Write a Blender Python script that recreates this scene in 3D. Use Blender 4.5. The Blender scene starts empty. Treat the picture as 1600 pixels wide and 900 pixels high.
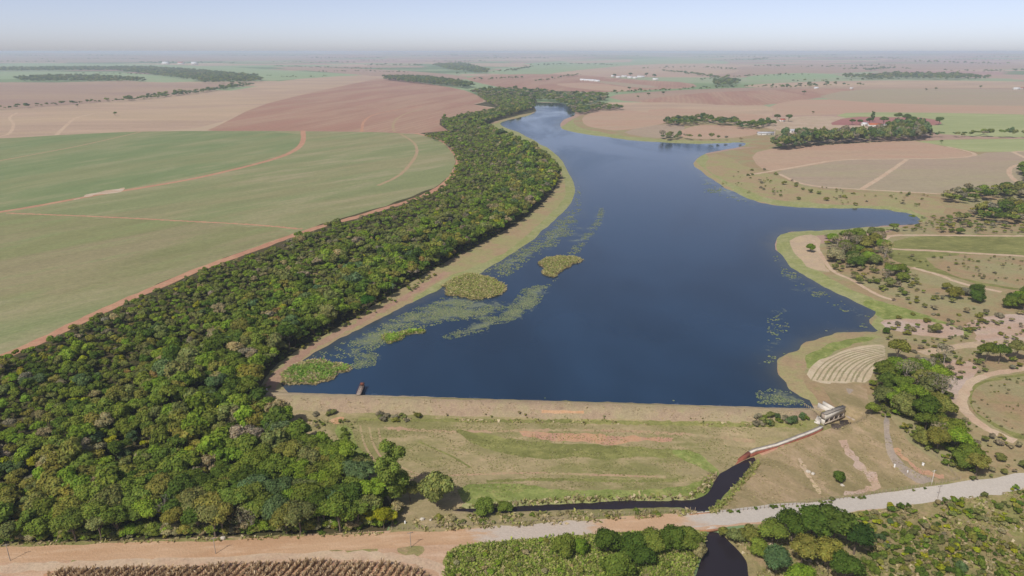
import bpy, math, random
import numpy as np
from mathutils import Vector
from mathutils.geometry import delaunay_2d_cdt

random.seed(7); RNG = np.random.default_rng(7)
SC = bpy.context.scene
COL = SC.collection
R = math.radians

# ------------------------------------------------------------------ camera
CAMZ = 130.0
FPX = 1110.0                       # focal length in pixels of the 1600 px wide photograph
PITCH = math.atan((450 - 80) / FPX)
cam = bpy.data.cameras.new('camera'); camo = bpy.data.objects.new('camera', cam); COL.objects.link(camo)
camo.location = (0, 0, CAMZ); camo.rotation_euler = (R(90) - PITCH, 0, 0)
cam.sensor_width = 36.0; cam.lens = 36.0 * FPX / 1600.0
cam.clip_start = 1.0; cam.clip_end = 120000.0
SC.camera = camo
# ------------------------------------------------------------------ sky and sun
SUN_EL, SUN_AZ = 50.0, 215.0       # azimuth clockwise from +Y: behind the camera, from the left
world = bpy.data.worlds.new('World'); SC.world = world; world.use_nodes = True
nt = world.node_tree; nt.nodes.clear()
sky = nt.nodes.new('ShaderNodeTexSky'); sky.sky_type = 'NISHITA'; sky.sun_disc = False
sky.sun_elevation = R(SUN_EL); sky.sun_rotation = R(SUN_AZ)
sky.altitude = 1500; sky.air_density = 0.5; sky.dust_density = 2.5; sky.ozone_density = 1.0
tint = nt.nodes.new('ShaderNodeMixRGB'); tint.blend_type = 'MULTIPLY'; tint.inputs[0].default_value = 1.0
tint.inputs[2].default_value = (1.24, 1.06, 1.02, 1)
bg = nt.nodes.new('ShaderNodeBackground'); bg.inputs['Strength'].default_value = 0.15
wo = nt.nodes.new('ShaderNodeOutputWorld')
nt.links.new(sky.outputs[0], tint.inputs[1]); hsv = nt.nodes.new('ShaderNodeHueSaturation'); hsv.inputs['Saturation'].default_value = 0.78
nt.links.new(tint.outputs[0], hsv.inputs['Color']); nt.links.new(hsv.outputs[0], bg.inputs['Color'])
nt.links.new(bg.outputs[0], wo.inputs['Surface'])
sun = bpy.data.lights.new('sun', 'SUN'); suno = bpy.data.objects.new('sun', sun); COL.objects.link(suno)
sun.energy = 3.8; sun.angle = R(0.55); sun.color = (1.0, 0.955, 0.88)
to_sun = Vector((math.sin(R(SUN_AZ)) * math.cos(R(SUN_EL)), math.cos(R(SUN_AZ)) * math.cos(R(SUN_EL)), math.sin(R(SUN_EL))))
suno.rotation_euler = to_sun.to_track_quat('Z', 'Y').to_euler(); suno.location = (0, 0, 400)
SC.view_settings.view_transform = 'Standard'; SC.view_settings.look = 'None'
SC.view_settings.exposure = -0.08; SC.view_settings.gamma = 1.0; SC.view_settings.use_curve_mapping = False
SC.render.engine = 'CYCLES'
SC.cycles.max_bounces = 5; SC.cycles.diffuse_bounces = 2; SC.cycles.glossy_bounces = 2
SC.cycles.transmission_bounces = 2; SC.cycles.volume_bounces = 2; SC.cycles.transparent_max_bounces = 4
SC.cycles.use_denoising = True
HAZE_DENSITY = 0.0001; HAZE_G = 0.0
HAZE_COLOR = (0.72, 0.84, 1.0, 1)

# ------------------------------------------------------------------ helpers
def srgb(h, k=1.0):
    h = h.lstrip('#'); out = []
    for i in (0, 2, 4):
        c = int(h[i:i + 2], 16) / 255
        out.append((c / 12.92 if c <= 0.04045 else ((c + 0.055) / 1.055) ** 2.4) * k)
    return tuple(out)

def tag(o, label=None, cat=None, group=None, kind=None):
    if label: o['label'] = label
    if cat: o['category'] = cat
    if group: o['group'] = group
    if kind: o['kind'] = kind
    return o

def link(name, me, parent=None, mat=None):
    o = bpy.data.objects.new(name, me); COL.objects.link(o)
    if mat is not None and me is not None:
        if not me.materials: me.materials.append(mat)
    if parent is not None: o.parent = parent
    return o

def empty(name, loc=(0, 0, 0), rz=0.0):
    o = bpy.data.objects.new(name, None); COL.objects.link(o)
    o.empty_display_size = 1.0; o.location = loc; o.rotation_euler = (0, 0, rz)
    return o

def npmesh(name, V, F, mat=None, cols=None, smooth=False):
    """V (n,3), F (m,k) all faces with k corners."""
    V = np.asarray(V, dtype=np.float32); F = np.asarray(F, dtype=np.int32)
    me = bpy.data.meshes.new(name)
    n, (m, k) = len(V), F.shape
    me.vertices.add(n); me.vertices.foreach_set('co', V.ravel())
    me.loops.add(m * k); me.loops.foreach_set('vertex_index', F.ravel())
    me.polygons.add(m); me.polygons.foreach_set('loop_start', np.arange(0, m * k, k, dtype=np.int32))
    if smooth: me.polygons.foreach_set('use_smooth', np.ones(m, dtype=bool))
    me.update(calc_edges=True)
    if cols is not None:
        ca = me.color_attributes.new('col', 'FLOAT_COLOR', 'POINT')
        c4 = np.ones((n, 4), dtype=np.float32); c4[:, :3] = cols
        ca.data.foreach_set('color', c4.ravel())
    if mat is not None: me.materials.append(mat)
    return me

class MB:
    """collects quads: boxes, bars, tubes."""
    def __init__(s): s.V = []; s.F = []
    def box(s, c, d, rz=0.0, taper=1.0):
        cx, cy, cz = c; dx, dy, dz = d[0] / 2, d[1] / 2, d[2] / 2; b = len(s.V)
        ca, sa = math.cos(rz), math.sin(rz)
        for z, t in ((-dz, 1.0), (dz, taper)):
            for x, y in ((-dx, -dy), (dx, -dy), (dx, dy), (-dx, dy)):
                x *= t; y *= t
                s.V.append((cx + x * ca - y * sa, cy + x * sa + y * ca, cz + z))
        for f in ((3, 2, 1, 0), (4, 5, 6, 7), (0, 1, 5, 4), (1, 2, 6, 5), (2, 3, 7, 6), (3, 0, 4, 7)):
            s.F.append(tuple(b + i for i in f))
        return s
    def hexa(s, P8):
        b = len(s.V); s.V += [tuple(p) for p in P8]
        for f in ((3, 2, 1, 0), (4, 5, 6, 7), (0, 1, 5, 4), (1, 2, 6, 5), (2, 3, 7, 6), (3, 0, 4, 7)):
            s.F.append(tuple(b + i for i in f))
        return s
    def tube(s, pts, rad, sides=6):
        b = len(s.V); pts = [Vector(p) for p in pts]
        for i, p in enumerate(pts):
            d = (pts[min(i + 1, len(pts) - 1)] - pts[max(i - 1, 0)]).normalized()
            u = d.cross(Vector((0.31, 0.9, 0.2)))
            if u.length < 1e-3: u = d.cross(Vector((1, 0, 0)))
            u.normalize(); w = d.cross(u); r = rad[i] if isinstance(rad, (list, tuple)) else rad
            for k in range(sides):
                a = 2 * math.pi * k / sides
                s.V.append(tuple(p + u * (r * math.cos(a)) + w * (r * math.sin(a))))
        for i in range(len(pts) - 1):
            for k in range(sides):
                k2 = (k + 1) % sides
                s.F.append((b + i * sides + k, b + i * sides + k2, b + (i + 1) * sides + k2, b + (i + 1) * sides + k))
        e = b + (len(pts) - 1) * sides
        if sides == 6:
            s.F.append((e, e + 1, e + 2, e + 3)); s.F.append((e, e + 3, e + 4, e + 5))
        elif sides == 4:
            s.F.append((e, e + 1, e + 2, e + 3))
        elif sides == 8:
            for k in (0, 2, 4): s.F.append((e, e + k + 1, e + k + 2, e + k + 3)) if k < 4 else s.F.append((e, e + 5, e + 6, e + 7))
        return s
    def mesh(s, name, mat): return npmesh(name, np.array(s.V), np.array(s.F), mat)
    def build(s, name, mat, parent=None): return link(name, s.mesh(name, mat), parent)

# ------------------------------------------------------------------ materials
def new_mat(name):
    m = bpy.data.materials.new(name); m.use_nodes = True
    t = m.node_tree; b = t.nodes['Principled BSDF']
    return m, t, b

def add(t, typ, **kw):
    n = t.nodes.new(typ)
    for k, v in kw.items(): setattr(n, k, v)
    return n

def noise(t, vec, scale, detail=4, rough=0.6, dist=0.0):
    n = add(t, 'ShaderNodeTexNoise'); n.inputs['Scale'].default_value = scale
    n.inputs['Detail'].default_value = detail; n.inputs['Roughness'].default_value = rough
    n.inputs['Distortion'].default_value = dist
    t.links.new(vec, n.inputs['Vector']); return n.outputs['Fac']

def ramp(t, fac, a, b):
    n = add(t, 'ShaderNodeMapRange'); n.interpolation_type = 'SMOOTHSTEP'
    n.inputs['From Min'].default_value = a; n.inputs['From Max'].default_value = b
    t.links.new(fac, n.inputs['Value']); return n.outputs['Result']

def mixc(t, fac, a, b, mode='MIX'):
    n = add(t, 'ShaderNodeMixRGB', blend_type=mode)
    for s, v in ((0, fac), (1, a), (2, b)):
        if isinstance(v, (tuple, list)): n.inputs[s].default_value = (*v[:3], 1)
        elif isinstance(v, (int, float)): n.inputs[s].default_value = v
        else: t.links.new(v, n.inputs[s])
    return n.outputs[0]

def math_(t, op, a, b=None):
    n = add(t, 'ShaderNodeMath', operation=op)
    for s, v in ((0, a), (1, b)):
        if v is None: continue
        if isinstance(v, (int, float)): n.inputs[s].default_value = v
        else: t.links.new(v, n.inputs[s])
    return n.outputs[0]

def mapping(t, vec, scale=(1, 1, 1), rz=0.0):
    n = add(t, 'ShaderNodeMapping'); n.inputs['Scale'].default_value = scale; n.inputs['Rotation'].default_value = (0, 0, rz)
    t.links.new(vec, n.inputs['Vector']); return n.outputs['Vector']

def gmat(name, c0, c1, c2, L=70.0, M=9.0, F=1.3, ang=0.0, stretch=1.0, rows=None, amt=0.6, speck=0.5, var=0.28):
    """ground: two broad tones in patches, specks of a third, rows of planting or tilling."""
    m, t, b = new_mat(name)
    if isinstance(c0, str): c0, c1, c2 = (srgb(c, 0.88) for c in (c0, c1, c2))
    co = add(t, 'ShaderNodeTexCoord').outputs['Object']
    st = mapping(t, mapping(t, co, rz=ang), (1.0 / stretch, 1.0, 1.0))
    nL = noise(t, st, 1.0 / L, 5, 0.62, 0.4); nM = noise(t, st, 1.0 / M, 5, 0.65, 0.2); nF = noise(t, co, 1.0 / F, 3, 0.7)
    f1 = ramp(t, nL, 0.40, 0.60)
    c = mixc(t, f1, c0, c1)
    f2 = math_(t, 'MULTIPLY', ramp(t, nM, 0.48, 0.68), speck)
    c = mixc(t, f2, c, c2)
    if rows:
        sp, wt = rows
        w = add(t, 'ShaderNodeTexWave', wave_type='BANDS', bands_direction='Y')
        w.inputs['Scale'].default_value = 1.0 / sp * 0.3142; w.inputs['Distortion'].default_value = 2.2
        w.inputs['Detail'].default_value = 2; w.inputs['Detail Scale'].default_value = 0.4
        t.links.new(mapping(t, co, rz=ang), w.inputs['Vector'])
        c = mixc(t, math_(t, 'MULTIPLY', w.outputs['Fac'], wt), c, c2)
    v = math_(t, 'ADD', math_(t, 'MULTIPLY', nF, var * 2.2), 1.0 - var * 1.1)
    nX = noise(t, co, 1.0 / (F * 0.35), 2, 0.6)
    v2 = math_(t, 'ADD', math_(t, 'ADD', math_(t, 'MULTIPLY', nM, var * 2.2), math_(t, 'MULTIPLY', nX, var * 1.2)), 1.0 - var * 1.7)
    cc = add(t, 'ShaderNodeCombineColor'); vv = math_(t, 'MULTIPLY', v, v2)
    for i in range(3): t.links.new(vv, cc.inputs[i])
    c = mixc(t, 1.0, c, cc.outputs[0], 'MULTIPLY')
    t.links.new(c, b.inputs['Base Color'])
    b.inputs['Roughness'].default_value = 0.95; b.inputs['Specular IOR Level'].default_value = 0.1
    bp = add(t, 'ShaderNodeBump'); bp.inputs['Strength'].default_value = 0.5; bp.inputs['Distance'].default_value = 0.35
    t.links.new(nF, bp.inputs['Height']); t.links.new(bp.outputs[0], b.inputs['Normal'])
    return m

def solid(name, c, c2=None, scale=2.0, rough=0.85, metal=0.0):
    m, t, b = new_mat(name)
    if isinstance(c, str): c = srgb(c, 0.9)
    if c2 is None: c2 = tuple(x * 0.65 for x in c)
    elif isinstance(c2, str): c2 = srgb(c2, 0.9)
    co = add(t, 'ShaderNodeTexCoord').outputs['Object']
    n = ramp(t, noise(t, co, scale, 5, 0.65), 0.42, 0.68)
    t.links.new(mixc(t, n, c, c2), b.inputs['Base Color'])
    b.inputs['Roughness'].default_value = rough; b.inputs['Metallic'].default_value = metal
    return m

def leafmat(name, transl=0.22):
    m, t, b = new_mat(name); t.nodes.remove(b)
    out = t.nodes['Material Output']
    oi = add(t, 'ShaderNodeObjectInfo'); at = add(t, 'ShaderNodeAttribute', attribute_name='col')
    c = mixc(t, 1.0, oi.outputs['Color'], at.outputs['Color'], 'MULTIPLY')
    d = add(t, 'ShaderNodeBsdfDiffuse'); tr = add(t, 'ShaderNodeBsdfTranslucent'); mx = add(t, 'ShaderNodeMixShader')
    t.links.new(c, d.inputs['Color']); t.links.new(c, tr.inputs['Color']); mx.inputs[0].default_value = transl
    t.links.new(d.outputs[0], mx.inputs[1]); t.links.new(tr.outputs[0], mx.inputs[2]); t.links.new(mx.outputs[0], out.inputs['Surface'])
    return m

def watermat(name, c, bump=0.05, rough=0.07, patch=True, spec=0.5):
    m, t, b = new_mat(name)
    co = add(t, 'ShaderNodeTexCoord').outputs['Object']
    big = noise(t, mapping(t, co, (1, 0.35, 1), R(25)), 1 / 160.0, 4, 0.55, 0.6)
    sm = noise(t, co, 0.9, 3, 0.6)
    wc = mixc(t, ramp(t, big, .36, .64), tuple(x * 0.76 for x in c), tuple(x * 1.34 for x in c))
    if patch:                                   # weed lying under and on the surface, pale silt in the shallows
        at = add(t, 'ShaderNodeAttribute', attribute_name='weed'); sp = add(t, 'ShaderNodeSeparateColor'); t.links.new(at.outputs['Color'], sp.inputs[0])
        n1 = noise(t, co, 1 / 14.0, 6, 0.72, 0.6); n2 = noise(t, co, 1 / 1.6, 3, 0.7)
        q = math_(t, 'ADD', math_(t, 'ADD', sp.outputs[0], math_(t, 'MULTIPLY', math_(t, 'SUBTRACT', n1, 0.5), 2.4)), math_(t, 'MULTIPLY', math_(t, 'SUBTRACT', n2, 0.5), 0.9))
        f = ramp(t, q, 0.42, 1.0)
        wc = mixc(t, math_(t, 'MULTIPLY', sp.outputs[1], 0.55), wc, (.085, .085, .060))
        wc = mixc(t, math_(t, 'MULTIPLY', f, 0.72), wc, mixc(t, n2, (.17, .20, .10), (.27, .29, .15)))
    t.links.new(wc, b.inputs['Base Color'])
    b.inputs['IOR'].default_value = 1.33; b.inputs['Specular IOR Level'].default_value = spec
    if patch:
        rr = math_(t, 'ADD', math_(t, 'MULTIPLY', ramp(t, big, 0.42, 0.62), 0.16), rough)
        t.links.new(rr, b.inputs['Roughness'])
    else: b.inputs['Roughness'].default_value = rough
    bp = add(t, 'ShaderNodeBump'); bp.inputs['Strength'].default_value = bump; bp.inputs['Distance'].default_value = 0.3
    t.links.new(sm, bp.inputs['Height']); t.links.new(bp.outputs[0], b.inputs['Normal'])
    return m

# ------------------------------------------------------------------ terrain
def rays(P):
    P = np.atleast_2d(np.asarray(P, dtype=float))
    cp, sp = math.cos(PITCH), math.sin(PITCH)
    u = (P[:, 0] - 800) / FPX; v = (450 - P[:, 1]) / FPX
    return np.stack([u, cp + v * sp, -sp + v * cp], 1)

def at_z(P, z):
    d = rays(P); d[:, 2] = np.minimum(d[:, 2], -0.0035)
    t = (z - CAMZ) / d[:, 2]
    return d[:, :2] * t[:, None]

def resample_px(P, step, closed=True):
    P = [tuple(p) for p in P]; out = []
    n = len(P)
    for i in range(n if closed else n - 1):
        a = P[i]; b = P[(i + 1) % n]; L = math.hypot(b[0] - a[0], b[1] - a[1]); k = max(1, int(L / step))
        for j in range(k): out.append((a[0] + (b[0] - a[0]) * j / k, a[1] + (b[1] - a[1]) * j / k))
    if not closed: out.append(P[-1])
    return out

def smooth_px(P, closed=True, it=1):
    """corner cutting for hand-measured outlines."""
    P = np.asarray(P, float)
    for _ in range(it):
        Q = []
        n = len(P)
        rng = range(n) if closed else range(n - 1)
        if not closed: Q.append(P[0])
        for i in rng:
            a, b = P[i], P[(i + 1) % n]; Q += [a * 0.75 + b * 0.25, a * 0.25 + b * 0.75]
        if not closed: Q.append(P[-1])
        P = np.array(Q)
    return P

def inside(pts, poly):
    x, y = pts[:, 0], pts[:, 1]; res = np.zeros(len(pts), bool)
    lo, hi = poly.min(0), poly.max(0)
    idx = np.where((x >= lo[0]) & (x <= hi[0]) & (y >= lo[1]) & (y <= hi[1]))[0]
    if len(idx) == 0: return res
    a = poly; b = np.roll(poly, -1, 0); dy = b[:, 1] - a[:, 1]
    k = dy != 0; a = a[k]; b = b[k]; dy = dy[k]; m = (b[:, 0] - a[:, 0]) / dy
    ch = max(1, int(2e6 / len(a)))
    for i in range(0, len(idx), ch):
        j = idx[i:i + ch]; X = x[j][:, None]; Y = y[j][:, None]
        c = ((a[:, 1] > Y) != (b[:, 1] > Y)) & (X < m * (Y - a[:, 1]) + a[:, 0])
        res[j] = c.sum(1) % 2 == 1
    return res

def polydist(pts, poly, closed=True):
    a = poly if closed else poly[:-1]; b = np.roll(poly, -1, 0) if closed else poly[1:]
    e = b - a; L = (e * e).sum(1) + 1e-12
    out = np.empty(len(pts)); ch = max(1, int(1.5e6 / len(a)))
    for i in range(0, len(pts), ch):
        p = pts[i:i + ch]
        wx = p[:, None, 0] - a[None, :, 0]; wy = p[:, None, 1] - a[None, :, 1]
        s = np.clip((wx * e[:, 0] + wy * e[:, 1]) / L, 0, 1)
        wx -= s * e[:, 0]; wy -= s * e[:, 1]
        out[i:i + ch] = (wx * wx + wy * wy).min(1)
    return np.sqrt(out)

def wobble(W, amp, closed=True):
    """small irregular offsets along an outline (world metres)."""
    n = len(W); a = RNG.normal(0, 1, n); a = 0.5 * a + 0.3 * np.roll(a, 1) + 0.3 * np.roll(a, -1)
    q = np.linspace(0, max(4, n // 9), n); kn = RNG.normal(0, 1.1, int(q[-1]) + 2); a = 0.75 * a + np.interp(q, np.arange(len(kn)), kn)
    nx = np.roll(W, -1, 0) - np.roll(W, 1, 0); L = np.hypot(nx[:, 0], nx[:, 1]) + 1e-9
    nn = np.stack([-nx[:, 1] / L, nx[:, 0] / L], 1)
    k = amp * a * np.clip(np.hypot(W[:, 0], W[:, 1]) / 300.0, 0.6, 8)
    if not closed: k[0] = k[-1] = 0
    return W + nn * k[:, None]

DAM_A, DAM_B = at_z([(408, 613), (1283, 640)], 1.8)
DDIR = (DAM_B - DAM_A); DLEN = float(np.hypot(*DDIR)); DDIR = DDIR / DLEN
DNOR = np.array([DDIR[1], -DDIR[0]])          # downstream, towards the camera
CREST = 1.8; VALLEY = -5.0; STREAM_Z = -5.8

LAKE_PX = [(445, 616), (441, 603), (447, 592), (470, 570), (487, 555), (500, 545), (520, 533), (545, 520), (575, 507), (600, 494), (630, 478),
 (660, 464), (688, 452), (690, 444), (720, 440), (745, 430), (775, 412), (800, 397), (830, 376), (860, 350), (880, 330), (893, 312), (897, 300), (894, 288),
 (886, 275), (880, 262), (873, 248), (858, 233), (835, 220), (808, 207), (786, 198), (778, 192), (800, 186), (825, 181), (838, 175), (833, 168),
 (826, 163), (833, 159), (845, 160), (858, 160), (875, 160), (888, 164), (897, 172), (900, 180), (890, 184), (880, 188), (876, 195), (885, 203),
 (910, 209), (940, 213), (980, 218), (1020, 221), (1060, 224), (1100, 225), (1150, 222), (1166, 223), (1165, 228), (1140, 233), (1115, 238),
 (1097, 242), (1088, 250), (1085, 257), (1100, 270), (1120, 285), (1150, 302), (1180, 315), (1230, 323), (1290, 326), (1340, 325), (1385, 327),
 (1400, 331), (1420, 333), (1440, 340), (1443, 349), (1420, 353), (1385, 352), (1330, 357), (1290, 360), (1250, 361), (1225, 365), (1212, 374),
 (1210, 385), (1225, 405), (1240, 422), (1270, 438), (1300, 455), (1340, 472), (1370, 485), (1368, 492), (1357, 502), (1365, 512), (1375, 518),
 (1340, 518), (1310, 518), (1280, 527), (1255, 537), (1247, 549), (1225, 557), (1216, 572), (1220, 590), (1230, 605), (1245, 617), (1265, 625), (1284, 637)]
lk = at_z(resample_px(smooth_px(LAKE_PX[1:-1], closed=False), 4, closed=False), 0.0)
lk = wobble(lk, 0.7, closed=False)
def dampt(s, t): return DAM_A + DDIR * s + DNOR * t
edge = np.array([dampt(s, -4.0 + RNG.normal(0, 0.25)) for s in np.linspace(DLEN - 1.0, 9.5, 90)])
LAKE = np.vstack([lk, edge])
STREAM_A_PX = [(1177, 713), (1160, 721), (1140, 732), (1122, 743), (1112, 760), (1103, 773), (1085, 781), (1060, 783), (980, 782), (900, 785), (820, 790),
 (760, 794), (710, 795), (704, 799), (760, 802), (860, 798), (960, 795), (1030, 793), (1075, 794), (1088, 800), (1102, 803), (1120, 790), (1132, 775),
 (1150, 755), (1170, 735), (1178, 720)]
STREAM_B_PX = [(1106, 833), (1124, 833), (1140, 848), (1158, 866), (1168, 880), (1172, 930), (1172, 1010), (1060, 1010), (1078, 915), (1088, 890), (1100, 855)]
STREAM_A = wobble(at_z(resample_px(smooth_px(STREAM_A_PX), 4), STREAM_Z), 0.35)
STREAM_B = wobble(at_z(resample_px(smooth_px(STREAM_B_PX), 5), STREAM_Z), 0.35)

ROADC = at_z([(960, 820.5), (1000, 817.5), (1100, 811), (1200, 801.5), (1240, 797)], VALLEY)
BASIN_Z = -3.1
BASIN = at_z([(1286, 667), (1317, 655), (1334, 660.5), (1302, 673.5)], BASIN_Z)

def sstep(a, b, x):
    t = np.clip((x - a) / (b - a), 0, 1); return t * t * (3 - 2 * t)

def H(xy):
    xy = np.atleast_2d(np.asarray(xy, float)); x, y = xy[:, 0], xy[:, 1]
    r = np.hypot(x, y)
    inl = inside(xy, LAKE); d = polydist(xy, LAKE)
    d[inl] = 0
    h = np.minimum(0.09 * d, 0.5) + 0.018 * np.minimum(d, 220)
    h += 1.2 * np.sin(x / 90 + 1) * np.sin(y / 120) * sstep(40, 200, d)
    f = sstep(6500, 24000, r); az = np.arctan2(x, y)
    h += f * (58 + 14 * np.sin(az * 23 + r / 2600.0) + 10 * np.sin(az * 51 + 2 + r / 1500) + 9 * np.sin(az * 9 + 1.3))
    h += sstep(15000, 26000, r) * (16 * np.exp(-((az + 0.16) / 0.03) ** 2) + 12 * np.exp(-((az + 0.36) / 0.02) ** 2) + 10 * np.exp(-((az - 0.02) / 0.03) ** 2))
    s = (xy - DAM_A) @ DDIR; t = (xy - DAM_A) @ DNOR
    ond = sstep(-40, 0, s) * (1 - sstep(DLEN, DLEN + 25, s))
    up = (t <= 0)
    h = np.where(up & ~inl & (s > -3) & (s < DLEN + 2), np.maximum(h, CREST * np.clip(1 + t / 4.0, 0, 1)), h)
    pd = np.interp(t, [0, 3.5, 9.5, 42, 60], [CREST, CREST, -1.2, VALLEY + 0.25, VALLEY])
    pn = np.interp(t, [0, 5, 62, 75], [1.9, 1.7, VALLEY + 0.2, VALLEY])
    dn = ond * pd + (1 - ond) * pn
    lift = np.minimum(h, 4) * np.clip(1 - t / 40, 0, 1) * (1 - ond)
    h = np.where(up, h, np.maximum(dn, dn * 0.3 + 0.7 * lift) if False else dn)
    ins = inside(xy, STREAM_A) | inside(xy, STREAM_B)
    near = (t > 5) & (r < 420)
    ds = np.full(len(xy), 1e9)
    if near.any():
        ds[near] = np.minimum(polydist(xy[near], STREAM_A), polydist(xy[near], STREAM_B))
    ds[ins] = 0
    dr = np.full(len(xy), 99.0)
    if near.any(): dr[near] = polydist(xy[near], ROADC, closed=False)
    h = np.where(near, np.minimum(h, STREAM_Z + 1.2 * (1 - sstep(3.4, 4.8, dr)) + np.minimum(ds, 0.9) * 0.75 + 0.30 * np.maximum(ds - 0.9, 0) + 14 * (1 - sstep(3, 14, t))), h)
    gd = polydist(xy, BASIN); gd[inside(xy, BASIN)] = 0
    h = np.where(gd < 12, np.minimum(h, BASIN_Z + 1.1 * np.maximum(gd - 0.3, 0)), h)
    h[ins] = STREAM_Z; h[inl] = 0.0
    return h

def ground(P):
    """pixels of the photograph -> points on the terrain (x,y,z)."""
    d = rays(P); d[:, 2] = np.minimum(d[:, 2], -0.0028)
    z = np.zeros(len(d))
    for _ in range(18):
        t = (z - CAMZ) / d[:, 2]
        xy = d[:, :2] * t[:, None]
        z = 0.5 * z + 0.5 * H(xy)
    return np.column_stack([xy, H(xy)])

def gp(px, py): return ground([(px, py)])[0]
def hz(x, y): return float(H([(x, y)])[0])

# ------------------------------------------------------------------ ground materials
G = {}
G['pasture'] = gmat('pasture', '#9f976f', '#a58d6c', '#7b7e4c', L=34, M=8, F=1.5)
G['meadow'] = gmat('meadow', '#a2946e', '#8b8757', '#b39c7e', L=18, M=5, F=1.0, stretch=2.0)
G['meadow_right'] = gmat('meadow_right', '#a69270', '#938660', '#b59a82', L=15, M=5, F=1.0, ang=R(60), stretch=2.2)
G['dam_face'] = gmat('dam_face', '#a79878', '#a9937a', '#8f8862', L=18, M=3, F=0.6, var=0.4)
G['crest'] = gmat('crest', '#b8a689', '#ad9c7c', '#c0ac92', L=30, M=4, F=0.8, stretch=3)
G['green_grass'] = gmat('green_grass', '#8c9654', '#7f8a48', '#a39a66', L=16, M=3.5, F=0.9, var=0.4)
G['olive_grass'] = gmat('olive_grass', '#8a8a52', '#7b7c48', '#98905c', L=14, M=3.5, F=0.9, stretch=2, var=0.4)
G['bare_soil'] = gmat('bare_soil', '#c39a78', '#b9917a', '#a89572', L=8, M=2.5, F=0.7)
G['orange_soil'] = gmat('orange_soil', '#c49a74', '#c9a684', '#b08a68', L=6, M=2, F=0.6)
G['shore_weed'] = gmat('shore_weed', '#9c9d6c', '#94985f', '#a89e76', L=22, M=4, F=1.2, var=0.35)
G['shore_tan'] = gmat('shore_tan', '#a29a6c', '#aa9372', '#868f58', L=30, M=6, F=1.3, var=0.3)
G['shore_path'] = gmat('shore_path', '#a98873', '#b0927a', '#9a8b68', L=14, M=3, F=0.9)
G['forest_floor'] = gmat('forest_floor', '#4c4a2e', '#5a5238', '#3e4528', L=20, M=4, F=1.2)
G['green_field'] = gmat('green_field', '#868f60', '#949168', '#9d9474', L=70, M=26, F=3.0, ang=R(-52), stretch=5.0, rows=(3.2, 0.25), speck=0.8, var=0.26)
G['deep_green_field'] = gmat('deep_green_field', '#7b8b5c', '#8a8f63', '#979270', L=80, M=24, F=3.0, ang=R(-68), stretch=4.0, rows=(5, 0.15), speck=0.5, var=0.2)
G['worn_field'] = gmat('worn_field', '#8c8c60', '#9b906e', '#7f8c5b', L=60, M=20, F=3.0, ang=R(-52), stretch=5, rows=(3.2, 0.25), speck=0.7, var=0.26)
G['plowed'] = gmat('plowed_field', '#a8836f', '#b3957d', '#9f7667', L=90, M=26, F=5, ang=R(-78), stretch=7, rows=(14, 0.35), var=0.2)
G['plowed_far'] = gmat('plowed_far', '#a68c7b', '#ae957e', '#9d8072', L=240, M=60, F=9, ang=R(8), stretch=4, var=0.15)
G['tan_field'] = gmat('tan_field', '#bca488', '#b39a84', '#c2a68e', L=200, M=50, F=6, ang=R(-12), stretch=4, var=0.14)
G['grey_field'] = gmat('grey_field', '#a89a80', '#ad9884', '#9c9670', L=160, M=30, F=5, ang=R(5), stretch=4, rows=(7, 0.12), var=0.18)
G['salmon'] = gmat('salmon_field', '#b99880', '#b89e84', '#ae8e7c', L=120, M=30, F=5, ang=R(10), stretch=3, var=0.16)
G['red_soil'] = gmat('red_soil', '#a4706a', '#a87a6e', '#986a62', L=90, M=20, F=5, stretch=4, var=0.12)
G['lime_field'] = gmat('lime_field', '#a4aa76', '#9ca470', '#acac80', L=90, M=18, F=3, stretch=4, var=0.15)
G['pale_green'] = gmat('pale_green_field', '#8fa578', '#9aa880', '#88a074', L=260, M=60, F=9, stretch=4, var=0.12)
G['yard'] = gmat('farm_yard', '#b8a088', '#c2ab94', '#94946c', L=40, M=10, F=3, var=0.3)
G['scrub_ground'] = gmat('scrub_ground', '#968a60', '#8c8a54', '#a58570', L=16, M=4, F=0.9, var=0.4)
G['brush_ground'] = gmat('brush_ground', '#8d9152', '#969658', '#a3906a', L=14, M=3, F=0.8, var=0.4)
G['sand'] = gmat('sand', '#c6ae90', '#bea88e', '#a89c74', L=12, M=4, F=1.0)
G['pink_sand'] = gmat('pink_sand', '#bda08a', '#c4b0a2', '#a59678', L=24, M=5, F=1.0, stretch=2)
G['pale_track'] = gmat('pale_track', '#ccb59a', '#c4a88e', '#b8a486', L=14, M=3, F=0.8)
G['red_track'] = gmat('red_track', '#bf9276', '#b98a70', '#b39878', L=20, M=5, F=1.2)
G['faint_track'] = gmat('faint_track', '#ac9874', '#b4967a', '#98966c', L=14, M=4, F=1.2)
G['dirt_road'] = gmat('dirt_road', '#cba583', '#c99c78', '#d3b496', L=16, M=3, F=0.7, stretch=5, ang=R(-4), var=0.14)
G['bare_dirt'] = gmat('bare_dirt', '#c9aa8e', '#c2a083', '#cdb59d', L=12, M=3, F=0.7, stretch=2.5, var=0.2)
G['gravel_road'] = gmat('gravel_road', '#bdb3a6', '#c4baad', '#b8a594', L=14, M=3, F=0.5, stretch=5, ang=R(-8), var=0.16)
G['old_asphalt'] = gmat('old_asphalt', '#a09488', '#a8998a', '#a8987c', L=10, M=3, F=0.7)
G['ridge_pale'] = gmat('terrace_soil', '#d0bfa2', '#c4b192', '#ac9f7c', L=10, M=3, F=0.8)
G['terrace_tone'] = gmat('terrace_grass_soil', '#98906a', '#a4967a', '#84845a', L=9, M=3, F=0.8)
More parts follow.
